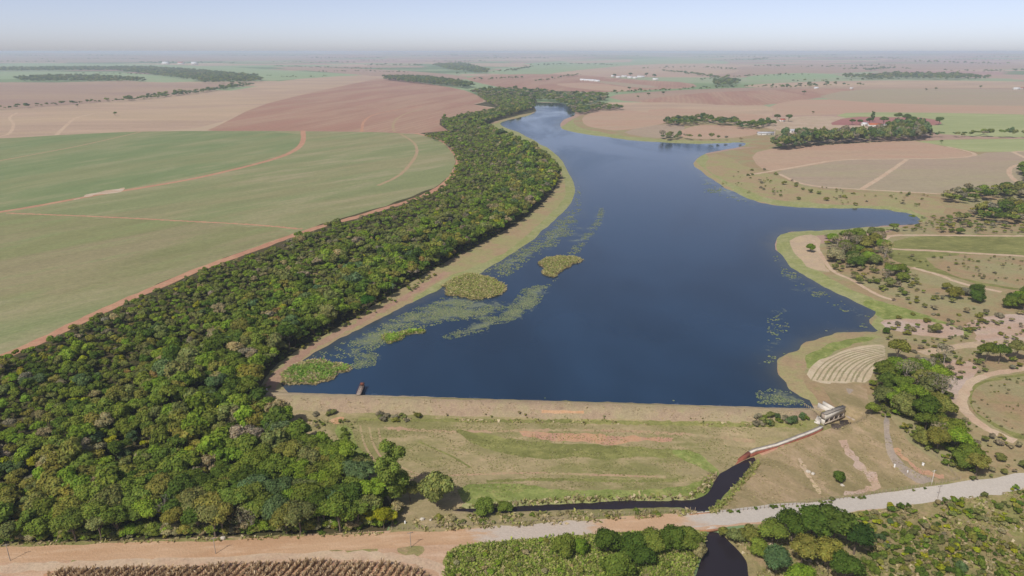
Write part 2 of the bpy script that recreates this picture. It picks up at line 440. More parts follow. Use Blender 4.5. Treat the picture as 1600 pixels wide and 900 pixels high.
G['chute'] = gmat('wet_concrete', '#8a5a46', '#7a4c3c', '#9a6e58', L=4, M=1.5, F=0.4)
G['white_spill'] = gmat('lime_heap', '#d2c4b0', '#c0a68c', '#b59274', L=7, M=3, F=0.8, stretch=3)
def roadmat():
    m = gmat('dirt_and_gravel', '#c8a685', '#c09b79', '#d0b497', L=12, M=3, F=0.7, stretch=4, ang=R(-6), var=0.16); t = m.node_tree; b = t.nodes['Principled BSDF']
    src = b.inputs['Base Color'].links[0].from_socket; co = add(t, 'ShaderNodeTexCoord').outputs['Object']; sx = add(t, 'ShaderNodeSeparateXYZ'); t.links.new(co, sx.inputs[0])
    x = math_(t, 'ADD', sx.outputs[0], math_(t, 'MULTIPLY', math_(t, 'SUBTRACT', noise(t, mapping(t, co, (.35, 1, 1)), 1 / 3.0, 4, .65), 0.5), 26.0))
    xs = [at_z([(q, 822)], VALLEY)[0][0] for q in (735, 775, 900, 945, 1045, 1120)]
    f = math_(t, 'ADD', ramp(t, x, xs[4], xs[5]), math_(t, 'MULTIPLY', math_(t, 'MULTIPLY', ramp(t, x, xs[0], xs[1]), math_(t, 'SUBTRACT', 1.0, ramp(t, x, xs[2], xs[3]))), 0.8))
    n = noise(t, co, 1.5, 4, .7); g = mixc(t, n, srgb('#aaa196', .95), srgb('#cfc7bc', .95))
    t.links.new(mixc(t, f, src, g), b.inputs['Base Color']); return m
G['road'] = roadmat(); G['track_tone'] = roadmat(); G['track_tone'].name = 'wheel_worn_road'
for n_ in G['track_tone'].node_tree.nodes:
    if n_.type == 'MIX_RGB' and n_.blend_type == 'MULTIPLY': n_.inputs[0].default_value = 0.55
WATER = watermat('lake_water', (0.014, 0.037, 0.076), bump=0.05, rough=0.08)
DARKWATER = watermat('stream_water', (0.026, 0.021, 0.027), bump=0.03, rough=0.05, patch=False, spec=0.5)

def mosaic():
    """far farmland: irregular parcels of tilled, stubble and green ground."""
    m, t, b = new_mat('farmland')
    co = add(t, 'ShaderNodeTexCoord').outputs['Object']
    wv = noise(t, co, 1 / 900.0, 3, 0.5)
    v3 = mapping(t, co, (1 / 1100.0, 1 / 700.0, 0), R(14))
    vadd = add(t, 'ShaderNodeVectorMath', operation='ADD'); t.links.new(v3, vadd.inputs[0])
    cmb = add(t, 'ShaderNodeCombineXYZ'); t.links.new(wv, cmb.inputs[0]); t.links.new(wv, cmb.inputs[1]); t.links.new(cmb.outputs[0], vadd.inputs[1])
    vo = add(t, 'ShaderNodeTexVoronoi'); vo.inputs['Scale'].default_value = 1.0; t.links.new(vadd.outputs[0], vo.inputs['Vector'])
    sep = add(t, 'ShaderNodeSeparateColor'); t.links.new(vo.outputs['Color'], sep.inputs[0])
    cr = add(t, 'ShaderNodeValToRGB'); cr.color_ramp.interpolation = 'CONSTANT'
    pal = ['#ad8a82', '#b9a188', '#93a47c', '#b29684', '#7f9468', '#b89e8a', '#a98c7e', '#9aa582', '#c0aa90', '#6e845c']
    e = cr.color_ramp.elements
    while len(e) < len(pal): e.new(0.5)
    for i, h in enumerate(pal): e[i].position = i / len(pal); e[i].color = (*srgb(h, 0.86), 1)
    t.links.new(sep.outputs[0], cr.inputs[0])
    n = noise(t, mapping(t, co, (0.3, 1, 1), R(5)), 1 / 120.0, 5, 0.65)
    k = math_(t, 'ADD', math_(t, 'MULTIPLY', n, 0.4), 0.8); cc = add(t, 'ShaderNodeCombineColor')
    for i in range(3): t.links.new(k, cc.inputs[i])
    t.links.new(mixc(t, 1.0, cr.outputs[0], cc.outputs[0], 'MULTIPLY'), b.inputs['Base Color'])
    b.inputs['Roughness'].default_value = 0.95; b.inputs['Specular IOR Level'].default_value = 0.05
    return m
G['farmland'] = mosaic()

# ------------------------------------------------------------------ regions of the ground, painted in order (later ones on top)
REG = []          # (object name, material, world polygon)
def poly(name, mat, px, amp=0.5, sm=1, step=5):
    px = smooth_px(px, it=sm) if sm else px
    W = ground(resample_px(px, step))[:, :2]
    if amp: W = wobble(W, amp)
    REG.append((name, G[mat] if isinstance(mat, str) else mat, W))
def strip(name, mat, px, w, amp=0.35, sm=2, step=6):
    px = smooth_px(px, closed=False, it=sm)
    W = ground(resample_px(px, step, closed=False))[:, :2]
    # even out the spacing along the line before widening
    L = np.concatenate([[0], np.cumsum(np.hypot(*np.diff(W, axis=0).T))])
    st = max(w * 0.6, L[-1] / 160); k = max(2, int(L[-1] / st)); s = np.linspace(0, L[-1], k)
    W = np.column_stack([np.interp(s, L, W[:, 0]), np.interp(s, L, W[:, 1])])
    d = np.gradient(W, axis=0); d /= np.hypot(d[:, 0], d[:, 1])[:, None] + 1e-9
    n = np.column_stack([-d[:, 1], d[:, 0]])
    ww = w if np.ndim(w) == 0 else None
    h1 = w / 2 + RNG.normal(0, amp * min(1, w / 5), k); h2 = w / 2 + RNG.normal(0, amp * min(1, w / 5), k)
    REG.append((name, G[mat], np.vstack([W + n * h1[:, None], (W - n * h2[:, None])[::-1]])))

# --- ground reaching out of the frame on both sides
def dense(P): return np.array(resample_px(P, 9.0))
REG.append(('pasture', G['pasture'], dense([(60.0, 60.0), (1500.0, 60.0), (1500.0, 620.0), (420.0, 620.0), (60.0, 150.0)])))
REG.append(('field', G['worn_field'], dense([(-60.0, 60.0), (-60.0, 140.0), (-420.0, 640.0), (-1500.0, 640.0), (-1500.0, 60.0)])))
# --- far left
poly('field', 'plowed_far', [(-40, 85.5), (560, 85.5), (600, 89), (420, 95), (200, 97), (-40, 98)], 0, 0)
poly('field', 'pale_green', [(-40, 100), (170, 99), (330, 103), (480, 112), (600, 118), (470, 123), (411, 127), (395, 119), (300, 112), (180, 106), (-40, 107)], 0)
poly('field', 'pale_green', [(-60, 113), (100, 112.5), (180, 112), (300, 122), (318, 127), (240, 129.5), (150, 121), (60, 121), (-60, 127)], 0)
poly('field', 'plowed_far', [(-60, 128), (230, 129.5), (340, 130), (372, 131.5), (350, 136), (320, 142), (260, 150), (190, 157), (100, 165), (-60, 176)], 0)
poly('field', 'tan_field', [(-60, 176), (90, 166), (190, 159), (300, 150), (400, 136), (440, 125), (560, 117), (610, 118), (590, 125), (560, 130), (480, 147), (400, 167), (330, 198), (240, 206), (100, 212), (-60, 222)], 0)
poly('field', 'plowed_far', [(400, 103), (600, 108), (730, 118), (730, 126), (600, 120), (500, 112)], 0)
poly('field', 'plowed', [(318, 206), (340, 197), (400, 166), (480, 146), (560, 129), (600, 121), (640, 126), (720, 139), (745, 148), (760, 158), (735, 163), (782, 171), (740, 179), (692, 186), (690, 196), (704, 206), (640, 209), (475, 206)], 0)
# --- far middle
poly('field', 'pale_green', [(740, 114), (790, 108), (800, 100), (900, 94), (1010, 91.5), (1130, 94), (1145, 100), (1050, 106), (940, 112), (820, 117)], 0)
poly('field', 'tan_field', [(640, 96), (730, 99), (830, 99), (826, 105), (760, 104), (690, 102)], 0)
poly('field', 'tan_field', [(880, 96), (990, 92.5), (985, 97), (900, 99)], 0, 0)
poly('field', 'tan_field', [(1000, 100), (1130, 99), (1250, 103), (1190, 113), (1110, 117), (1050, 112), (940, 117), (850, 116), (900, 110)], 0)
poly('field', 'plowed', [(722, 121), (800, 115), (905, 117), (1000, 125), (1080, 129), (1092, 137), (1000, 141), (960, 144), (900, 144), (840, 143), (790, 138), (740, 128)], 0)
poly('field', 'grey_field', [(905, 124), (940, 126), (1040, 136), (1000, 138), (950, 131)], 0)
poly('field', 'salmon', [(905, 129), (960, 133), (1000, 141), (960, 143), (900, 138), (860, 131)], 0)
# --- far right
poly('field', 'plowed_far', [(1140, 104), (1300, 99), (1640, 99), (1640, 107), (1400, 110), (1260, 117), (1150, 122), (1100, 120), (1160, 112)], 0)
poly('field', 'pale_green', [(1170, 117), (1280, 113), (1330, 121), (1240, 124), (1160, 126)], 0)
poly('field', 'tan_field', [(1420, 125), (1640, 128), (1640, 139), (1330, 138), (1200, 138), (1150, 134), (1240, 128)], 0)
poly('field', 'plowed_far', [(940, 150), (1030, 142), (1180, 136), (1330, 136), (1640, 138), (1640, 146), (1300, 150), (1210, 164), (1100, 162), (985, 160)], 0)
poly('field', 'plowed', [(985, 160), (1040, 150), (1140, 142), (1340, 137), (1330, 145), (1270, 153), (1205, 164), (1140, 166), (1060, 161)], 0)
poly('field', 'grey_field', [(1265, 154), (1330, 139), (1460, 138), (1660, 141), (1660, 167), (1400, 164)], 0)
poly('field', 'salmon', [(1200, 164), (1265, 153), (1400, 163), (1660, 166), (1660, 181), (1400, 177), (1280, 179), (1200, 181)], 0)
poly('field', 'tan_field', [(925, 175), (940, 160), (985, 160), (1060, 160), (1140, 165), (1210, 164), (1205, 186), (1100, 183), (1000, 173)], 0)
poly('field', 'salmon', [(1000, 172), (1060, 168), (1205, 180), (1210, 190), (1120, 190), (1045, 186)], 0)
poly('farm_yard', 'yard', [(1090, 196), (1205, 184), (1300, 180), (1460, 196), (1470, 210), (1340, 219), (1220, 228), (1170, 222), (1120, 222)], 0)
poly('field', 'lime_field', [(1296, 177), (1400, 175), (1660, 180), (1660, 216), (1480, 212), (1440, 202), (1340, 190)], 0)
poly('field', 'red_soil', [(1290, 195), (1325, 182), (1390, 183), (1455, 184), (1478, 195), (1430, 197), (1330, 196)], 0)
# --- east shore beyond the inlet
poly('shore', 'pasture', [(875, 200), (898, 183), (930, 174), (1060, 185), (1220, 200), (1240, 224), (1165, 231), (1060, 229), (940, 218)], 0)
poly('shore', 'shore_weed', [(872, 198), (884, 188), (902, 183), (904, 195), (930, 205), (1000, 215), (1060, 220), (1180, 221), (1170, 228), (1060, 229), (940, 219)], 0.8)
poly('field', 'salmon', [(908, 183), (928, 175), (1000, 172), (1050, 184), (1045, 192), (970, 205), (935, 201), (913, 196)], 0)
poly('field', 'grey_field', [(970, 205), (1045, 192), (1075, 196), (1056, 212), (1040, 217), (990, 212)], 0)
poly('field', 'salmon', [(1058, 206), (1085, 196), (1120, 195), (1165, 199), (1195, 206), (1165, 214), (1100, 218), (1060, 214)], 0)
# --- east side
poly('pasture', 'pasture', [(1080, 245), (1170, 229), (1300, 222), (1660, 214), (1900, 330), (1900, 640), (1660, 790), (1490, 756), (1300, 655), (1200, 600), (1205, 540), (1340, 500), (1180, 400), (1460, 350), (1340, 332), (1180, 320)], 0.5)
poly('shore', 'shore_tan', [(1084, 248), (1130, 238), (1165, 262), (1215, 275), (1270, 297), (1460, 306), (1480, 330), (1440, 340), (1340, 332), (1180, 322), (1090, 275)], 0.8)
poly('shore', 'shore_weed', [(1080, 252), (1100, 238), (1112, 244), (1104, 258), (1120, 272), (1150, 292), (1190, 308), (1250, 317), (1330, 321), (1400, 322), (1450, 338), (1440, 349), (1340, 330), (1180, 320)], 0.8)
poly('field', 'salmon', [(1172, 240), (1215, 230), (1300, 226), (1420, 219), (1455, 224), (1510, 237), (1525, 243), (1500, 247), (1400, 249), (1320, 249), (1260, 260), (1210, 268), (1185, 262)], 0)
poly('field', 'grey_field', [(1210, 268), (1260, 260), (1320, 249), (1418, 247), (1500, 247), (1526, 243), (1545, 237), (1680, 237), (1680, 285), (1575, 290), (1500, 297), (1470, 303), (1345, 296), (1270, 294), (1225, 278)], 0)
poly('field', 'lime_field', [(1418, 219), (1660, 216), (1660, 237), (1545, 237), (1520, 237), (1480, 228)], 0)
strip('track', 'pale_track', [(1165, 274), (1215, 266), (1260, 258), (1310, 249), (1400, 248.5), (1495, 247), (1526, 243), (1520, 238), (1480, 229)], 5)
strip('track', 'pale_track', [(1345, 296), (1380, 275), (1417, 249)], 5)
strip('track', 'pale_track', [(1218, 272), (1255, 290), (1345, 296), (1400, 299), (1470, 303)], 4)
strip('track', 'pale_track', [(1610, 250), (1590, 241), (1580, 236), (1640, 236)], 5)
strip('track', 'pale_track', [(1610, 256), (1580, 259), (1575, 272), (1590, 285), (1598, 292)], 5)
poly('olive_field', 'olive_grass', [(1383, 390), (1400, 372), (1480, 367), (1680, 366), (1680, 460), (1550, 450), (1470, 428), (1405, 412)], 0.5)
poly('dry_grass', 'pasture', [(1440, 395), (1680, 405), (1680, 455), (1560, 448), (1470, 426)], 0.5)
poly('shore', 'shore_weed', [(1205, 372), (1225, 362), (1300, 358), (1390, 353), (1420, 357), (1330, 364), (1250, 372), (1236, 380), (1248, 400), (1290, 432), (1350, 462), (1420, 490), (1400, 505), (1375, 520), (1360, 512), (1380, 490), (1300, 462), (1230, 425)], 0.6)
poly('sand_bank', 'sand', [(1234, 373), (1262, 365), (1282, 371), (1276, 390), (1290, 414), (1304, 427), (1270, 421), (1250, 402), (1236, 386)], 0.9)
strip('track', 'pale_track', [(1270, 375), (1284, 400), (1300, 425), (1330, 436), (1350, 449), (1375, 463), (1400, 470)], 2.6)
strip('track', 'pale_track', [(1640, 369), (1500, 368), (1400, 367), (1384, 370), (1377, 380), (1383, 389), (1450, 391), (1520, 396), (1640, 402)], 4.5)
strip('track', 'pale_track', [(1425, 418), (1470, 430), (1500, 443), (1565, 456)], 3.5)
poly('green_bank', 'green_grass', [(1340, 465), (1400, 475), (1470, 500), (1530, 522), (1480, 524), (1420, 515), (1380, 500)], 0.6)
poly('bare_ground', 'pink_sand', [(1370, 500), (1420, 498), (1480, 508), (1510, 520), (1480, 530), (1420, 522), (1385, 515)], 0.7)
poly('bare_ground', 'pink_sand', [(1500, 507), (1530, 495), (1600, 488), (1680, 485), (1680, 545), (1560, 544), (1520, 532), (1530, 522)], 0.7)
strip('track', 'sand', [(1440, 552), (1480, 543), (1530, 537), (1600, 533), (1680, 534)], 5.5)
poly('bare_ground', 'pink_sand', [(1470, 560), (1540, 570), (1510, 600), (1500, 640), (1470, 640), (1460, 600)], 0.6)
poly('dry_grass', 'olive_grass', [(1512, 615), (1520, 603), (1545, 592), (1600, 583), (1700, 575), (1700, 700), (1600, 692), (1540, 662), (1515, 640)], 0.4)
poly('dry_grass', 'pasture', [(1518, 615), (1525, 605), (1547, 595), (1600, 587), (1700, 580), (1700, 695), (1600, 686), (1545, 658), (1520, 640)], 0.8)
strip('track', 'pale_track', [(1680, 566), (1600, 576), (1555, 583), (1525, 591), (1510, 605), (1502, 625), (1506, 642), (1522, 656), (1545, 672), (1586, 690)], 3.6)
# terraces beside the spillway
poly('shore', 'shore_tan', [(1214, 590), (1214, 570), (1225, 556), (1250, 540), (1310, 519), (1375, 519), (1380, 530), (1300, 548), (1262, 575), (1255, 600), (1275, 620), (1280, 634), (1262, 627), (1240, 617)], 0.5)
poly('shore', 'green_grass', [(1262, 556), (1290, 538), (1340, 525), (1378, 527), (1310, 545), (1275, 565), (1262, 580)], 0.7)
poly('terraces', 'ridge_pale', [(1258, 592), (1275, 566), (1310, 550), (1350, 541), (1390, 537), (1388, 560), (1367, 580), (1358, 598), (1330, 596), (1290, 600)], 0.6)
for k in range(10):
    f = (k + RNG.uniform(-.15, .15)) / 9.0
    a = np.array([(1268, 594), (1283, 570), (1312, 553), (1350, 544), (1386, 540)]) * (1 - f) + np.array([(1346, 597), (1351, 584), (1360, 573), (1370, 566), (1384, 560)]) * f
    strip('terrace_grass', 'terrace_tone', [tuple(p) for p in a], 0.55 + 0.45 * RNG.uniform(), amp=0.5)
poly('bare_ground', 'meadow_right', [(1285, 600), (1355, 598), (1356, 640), (1330, 650), (1300, 634)], 0.5)
poly('path', 'old_asphalt', [(1318, 606), (1335, 608), (1352, 622), (1352, 632), (1335, 625)], 0.5)
# --- left field
poly('green_field', 'green_field', [(-200, 222), (0, 216.5), (100, 210.5), (230, 204.5), (470, 204.5), (640, 207.5), (690, 216), (713, 237), (718, 252), (706, 275), (682, 295), (600, 325), (520, 347), (440, 375), (350, 405), (250, 447), (150, 492), (80, 525), (0, 560), (-200, 650)], 0, 1)
poly('worn_field', 'worn_field', [(-200, 350), (0, 334), (150, 338), (300, 346), (470, 358), (360, 395), (250, 440), (150, 455), (0, 470), (-200, 500)], 1.5)
poly('deep_green_field', 'deep_green_field', [(-200, 222), (0, 217), (100, 211), (230, 205), (470, 205), (474, 224), (440, 242), (330, 268), (200, 294), (100, 316), (0, 331), (-200, 345)], 0)
strip('track', 'faint_track', [(625, 209), (648, 222), (653, 237), (645, 252), (625, 275), (590, 290)], 4)
strip('track', 'red_track', [(10, 333), (150, 338), (300, 346), (400, 351), (472, 358)], 3.0, amp=0.8)
strip('track', 'faint_track', [(-60, 262), (0, 251), (60, 240), (125, 228), (220, 206)], 4.0)
strip('track', 'red_track', [(473, 204), (475, 218), (468, 230), (450, 241), (420, 251), (370, 264), (300, 280), (230, 292), (160, 303), (100, 314), (40, 325), (0, 331), (-80, 345)], 7.5)
poly('lime_heaps', 'white_spill', [(108, 313), (130, 305), (175, 295), (205, 292), (180, 300), (140, 309)], 2.0)
strip('track', 'red_track', [(565, 206), (567, 190), (580, 180), (605, 174), (660, 166)], 5, amp=0.6)
strip('track', 'faint_track', [(617, 206), (612, 195), (625, 180), (660, 170)], 5, amp=0.6)
strip('track', 'pale_track', [(-20, 216), (8, 212), (17, 207), (23, 193), (12, 184), (27, 176)], 5)
strip('track', 'pale_track', [(88, 211), (104, 195), (118, 183), (150, 177)], 6)
# --- the wood and the west shore
FOREST_PX = [(-200, 640), (0, 556), (80, 521), (150, 488), (250, 443), (350, 403), (440, 373), (520, 345), (600, 323), (680, 294), (704, 275), (716, 252), (711, 238), (690, 217), (655, 208), (704, 204), (690, 195), (692, 186), (740, 178), (780, 170), (740, 163), (762, 158), (745, 146), (790, 143), (830, 150), (834, 159), (838, 172),
             (770, 192), (760, 199), (800, 215), (850, 240), (874, 262), (878, 285), (866, 302), (830, 337), (780, 369), (740, 390), (700, 412), (640, 446), (600, 472), (560, 495), (500, 530), (460, 552), (430, 580), (408, 608), (408, 640), (445, 655), (470, 690), (520, 703), (560, 728), (596, 765), (618, 800), (606, 830), (560, 836), (300, 846), (-200, 862)]
poly('forest_floor', 'forest_floor', FOREST_PX, 0.6, 0, step=6)
strip('field_road', 'red_track', [(648, 208), (690, 217), (711, 238), (718, 252), (709, 273), (690, 292), (650, 311), (600, 326), (540, 344), (500, 354), (440, 374), (400, 389), (340, 410), (300, 425), (240, 451), (200, 468), (150, 491), (90, 519), (50, 539), (0, 559), (-100, 600)], 6.5)
poly('shore', 'shore_tan', [(404, 612), (410, 600), (428, 574), (460, 550), (500, 528), (560, 492), (640, 443), (700, 408), (780, 366), (830, 334), (868, 298), (870, 285), (872, 262), (850, 240), (790, 208), (756, 198), (772, 190), (832, 175), (848, 176), (840, 185), (800, 192), (800, 200), (880, 235), (905, 290), (900, 320), (800, 405), (690, 470), (560, 530), (490, 560), (450, 612)], 0.4, 1)
poly('shore', 'shore_weed', [(640, 488), (640, 468), (700, 432), (745, 415), (800, 382), (850, 342), (878, 316), (884, 300), (880, 275), (870, 252), (830, 228), (775, 200), (772, 193), (830, 178), (846, 176), (840, 186), (800, 192), (808, 202), (880, 235), (905, 290), (900, 320), (800, 405), (690, 470)], 0.8)
strip('shore_path', 'shore_path', [(420, 612), (428, 592), (445, 574), (480, 548), (510, 530), (560, 505), (600, 482), (650, 455), (700, 425)], 4.2, amp=0.8)
# --- downstream of the dam
poly('meadow', 'meadow', [(404, 612), (840, 616), (1284, 634), (1330, 645), (1320, 662), (1300, 690), (1180, 730), (1110, 800), (1090, 812), (800, 826), (604, 834), (620, 800), (596, 765), (560, 728), (520, 703), (470, 690), (445, 655), (408, 640)], 0, 0)
poly('meadow', 'meadow_right', [(1300, 640), (1345, 600), (1356, 640), (1390, 650), (1420, 690), (1500, 748), (1380, 772), (1200, 802), (1105, 812), (1100, 790), (1170, 735), (1180, 715), (1300, 668)], 0, 0)
poly('dam_crest', 'crest', [(402, 613), (420, 609), (1284, 634), (1290, 640), (1284, 643), (850, 624), (410, 617)], 0, 0)
poly('dam_face', 'dam_face', [(408, 617), (850, 626), (1284, 643), (1276, 655), (1160, 660), (1000, 656), (800, 652), (600, 648), (430, 640), (412, 630)], 0.3, 0)
for k in range(1, 7, 2):
    strip('mown_line', 'faint_track', [(556 + 7 * k, 664 + k), (560 + 7 * k, 690), (574 + 7 * k, 716), (600 + 8 * k, 738), (640 + 8 * k, 752 - k)], 0.7, amp=0.4)
strip('mown_line', 'olive_grass', [(655, 690), (680, 702), (705, 712), (735, 730)], 0.8, amp=0.5)
strip('mown_line', 'faint_track', [(620, 745), (720, 742), (830, 738), (930, 742), (1040, 745)], 1.0, amp=0.7)
strip('mown_line', 'olive_grass', [(760, 752), (860, 748), (980, 752), (1060, 750)], 1.4, amp=1.0)
strip('mown_line', 'faint_track', [(600, 668), (700, 676), (820, 672), (960, 672), (1100, 680), (1180, 690)], 1.6, amp=1.0)
poly('bare_soil', 'orange_soil', [(846, 640), (913, 641), (913, 647), (846, 646)], 0.3, 0)
strip('grass_strip', 'olive_grass', [(560, 655), (700, 657), (850, 658), (1000, 661), (1150, 664), (1260, 664)], 2.0, amp=0.8)
poly('green_grass', 'olive_grass', [(700, 668), (760, 680), (860, 694), (1000, 699), (1060, 704), (1102, 722), (1124, 742), (1070, 716), (1000, 713), (880, 718), (800, 713), (740, 697)], 0.8)
poly('green_grass', 'green_grass', [(1040, 703), (1085, 704), (1120, 730), (1124, 745), (1080, 722)], 0.8)
poly('bare_soil', 'bare_soil', [(805, 681), (850, 677), (980, 680), (1050, 684), (1045, 690), (960, 694), (900, 691), (830, 689)], 1.0)
poly('green_grass', 'green_grass', [(712, 757), (800, 757), (900, 767), (1000, 766), (1090, 760), (1116, 742), (1095, 785), (1000, 786), (900, 788), (800, 786), (730, 792)], 0.9)
poly('grass_bank', 'shore_weed', [(700, 792), (800, 783), (900, 778), (1000, 775), (1086, 775), (1100, 800), (1000, 788), (900, 792), (780, 800)], 0.6)
poly('green_grass', 'green_grass', [(1096, 800), (1120, 780), (1150, 745), (1180, 716), (1192, 718), (1165, 748), (1140, 778), (1120, 802)], 0.5)
poly('green_grass', 'green_grass', [(520, 664), (548, 664), (553, 690), (580, 718), (606, 738), (598, 742), (565, 722), (535, 700)], 0.6)
poly('bare_soil', 'orange_soil', [(512, 655), (530, 650), (540, 652), (528, 663)], 0.4)
strip('erosion_scar', 'sand', [(1249, 716), (1256, 730), (1262, 742), (1272, 756), (1282, 772)], 1.5, amp=1.0)
strip('erosion_scar', 'pink_sand', [(1312, 688), (1328, 708), (1346, 728), (1366, 748), (1378, 760), (1352, 768), (1320, 774)], 2.6, amp=1.4)
strip('erosion_scar', 'bare_soil', [(1188, 710), (1215, 696), (1245, 687)], 2.0, amp=1.0)
strip('erosion_scar', 'bare_soil', [(1398, 700), (1412, 715), (1432, 735), (1475, 745)], 2.2, amp=1.2)
poly('path', 'old_asphalt', [(1381, 648), (1391, 648), (1393, 690), (1402, 715), (1425, 736), (1462, 750), (1440, 758), (1410, 738), (1390, 718), (1383, 690)], 0.3)
# --- along the road
poly('bare_dirt', 'bare_dirt', [(-200, 850), (0, 850), (300, 842), (560, 832), (618, 828), (800, 820), (1000, 806), (1090, 802), (1240, 788), (1400, 766), (1490, 750), (1700, 722), (1700, 745), (1500, 778), (1300, 806), (1100, 828), (900, 842), (760, 850), (712, 856), (696, 880), (720, 930), (-200, 960)], 0.3, 1)
poly('verge', 'scrub_ground', [(-200, 846), (0, 848), (300, 842), (560, 832), (604, 830), (600, 838), (400, 846), (200, 853), (-200, 858)], 0.5)
poly('verge', 'meadow', [(604, 836), (620, 822), (760, 812), (900, 800), (1088, 796), (1094, 803), (1000, 811), (900, 818), (760, 828), (640, 836)], 0.4)
poly('verge', 'meadow', [(1112, 803), (1122, 796), (1250, 782), (1400, 762), (1500, 746), (1700, 715), (1700, 728), (1500, 757), (1400, 770), (1250, 790)], 0.4)
poly('verge', 'scrub_ground', [(630, 853), (660, 852), (664, 862), (650, 870), (622, 866), (618, 856)], 0.3)
poly('brush', 'brush_ground', [(692, 900), (694, 868), (712, 853), (760, 846), (900, 834), (1060, 826), (1108, 830), (1100, 860), (1085, 900), (1070, 1010), (700, 1010)], 0.5)
poly('brush', 'scrub_ground', [(1122, 832), (1180, 820), (1300, 806), (1500, 775), (1700, 745), (1800, 1010), (1170, 1010), (1168, 880), (1145, 850)], 0.5)
ROADL = [(-120, 870), (0, 867), (100, 863), (200, 861), (300, 858), (400, 854), (500, 849), (600, 844), (700, 839), (800, 833), (900, 825.5), (1000, 817.5), (1100, 811), (1200, 801.5), (1300, 791), (1400, 779), (1500, 766), (1600, 751), (1720, 731)]
strip('verge', 'scrub_ground', [(110, 879), (160, 876), (215, 876), (240, 878)], 2.2, amp=1.2)
strip('verge', 'bare_soil', [(230, 872), (330, 866), (430, 864), (520, 862)], 1.4, amp=0.9)
strip('verge', 'scrub_ground', [(480, 860), (530, 858), (590, 860)], 1.8, amp=1.0)
strip('worn_track', 'pale_track', [(-60, 892), (60, 886), (200, 880), (330, 874), (450, 868), (560, 866), (640, 874), (680, 884), (700, 900), (716, 930)], 3.4, amp=0.7)
strip('dirt_road', 'road', ROADL, 7.0, amp=0.35)
for k, off in enumerate((-3.2, 2.6)):
    strip('wheel_track', 'track_tone', [(x, y + off + RNG.normal(0, .3)) for x, y in ROADL], 1.0, amp=0.3)
poly('crop_field', 'bare_soil', [(60, 899), (90, 890), (300, 886), (420, 880), (480, 877), (560, 879), (620, 882), (655, 891), (680, 905), (690, 940), (690, 1010), (60, 1010)], 0.2)
REG.append(('lake', WATER, LAKE)); REG.append(('stream', DARKWATER, STREAM_A)); REG.append(('stream', DARKWATER, STREAM_B))

def scatter(W, sp, jit=0.42):
    """irregular fill of an outline with a mean spacing."""
    lo, hi = W.min(0), W.max(0)
    xs = np.arange(lo[0], hi[0], sp); ys = np.arange(lo[1], hi[1], sp * 0.87)
    gx, gy = np.meshgrid(xs, ys); gx = gx + (np.arange(len(ys)) % 2)[:, None] * sp / 2
    P = np.column_stack([gx.ravel(), gy.ravel()]) + RNG.uniform(-jit * sp, jit * sp, (gx.size, 2))
    return P[inside(P, W)]
WEED = [([(520, 550), (560, 526), (610, 500), (665, 473), (700, 462), (745, 468), (795, 472), (795, 482), (755, 498), (700, 500), (640, 520), (595, 542), (550, 556)], 0.85, 9),
        ([(692, 525), (722, 512), (790, 488), (818, 454), (840, 446), (853, 450), (843, 472), (803, 500), (745, 521), (700, 530)], 1.0, 6), ([(548, 575), (556, 554), (575, 548), (592, 553), (586, 571), (560, 577)], 1.0, 6),
        ([(755, 428), (800, 398), (850, 366), (888, 332), (902, 332), (898, 360), (868, 384), (830, 404), (790, 434)], 0.75, 12), ([(884, 402), (906, 372), (932, 345), (938, 324), (946, 328), (938, 350), (916, 378), (898, 400)], 0.95, 7),
        ([(790, 206), (830, 216), (866, 238), (884, 262), (898, 290), (906, 320), (895, 330), (880, 280), (856, 245), (810, 214)], 0.6, 14), ([(1196, 486), (1232, 476), (1236, 500), (1228, 540), (1206, 570), (1188, 572), (1200, 530)], 0.55, 9),
        ([(1180, 612), (1212, 604), (1240, 612), (1276, 634), (1240, 634), (1184, 631)], 0.8, 5), ([(1206, 384), (1222, 410), (1260, 440), (1320, 470), (1364, 490), (1350, 500), (1290, 478), (1230, 440), (1208, 410)], 0.6, 12),
        ([(1218, 556), (1250, 530), (1300, 514), (1350, 505), (1362, 515), (1300, 522), (1250, 542)], 0.6, 9), ([(1085, 258), (1096, 266), (1130, 290), (1190, 314), (1180, 326), (1110, 300), (1080, 270)], 0.7, 16)]
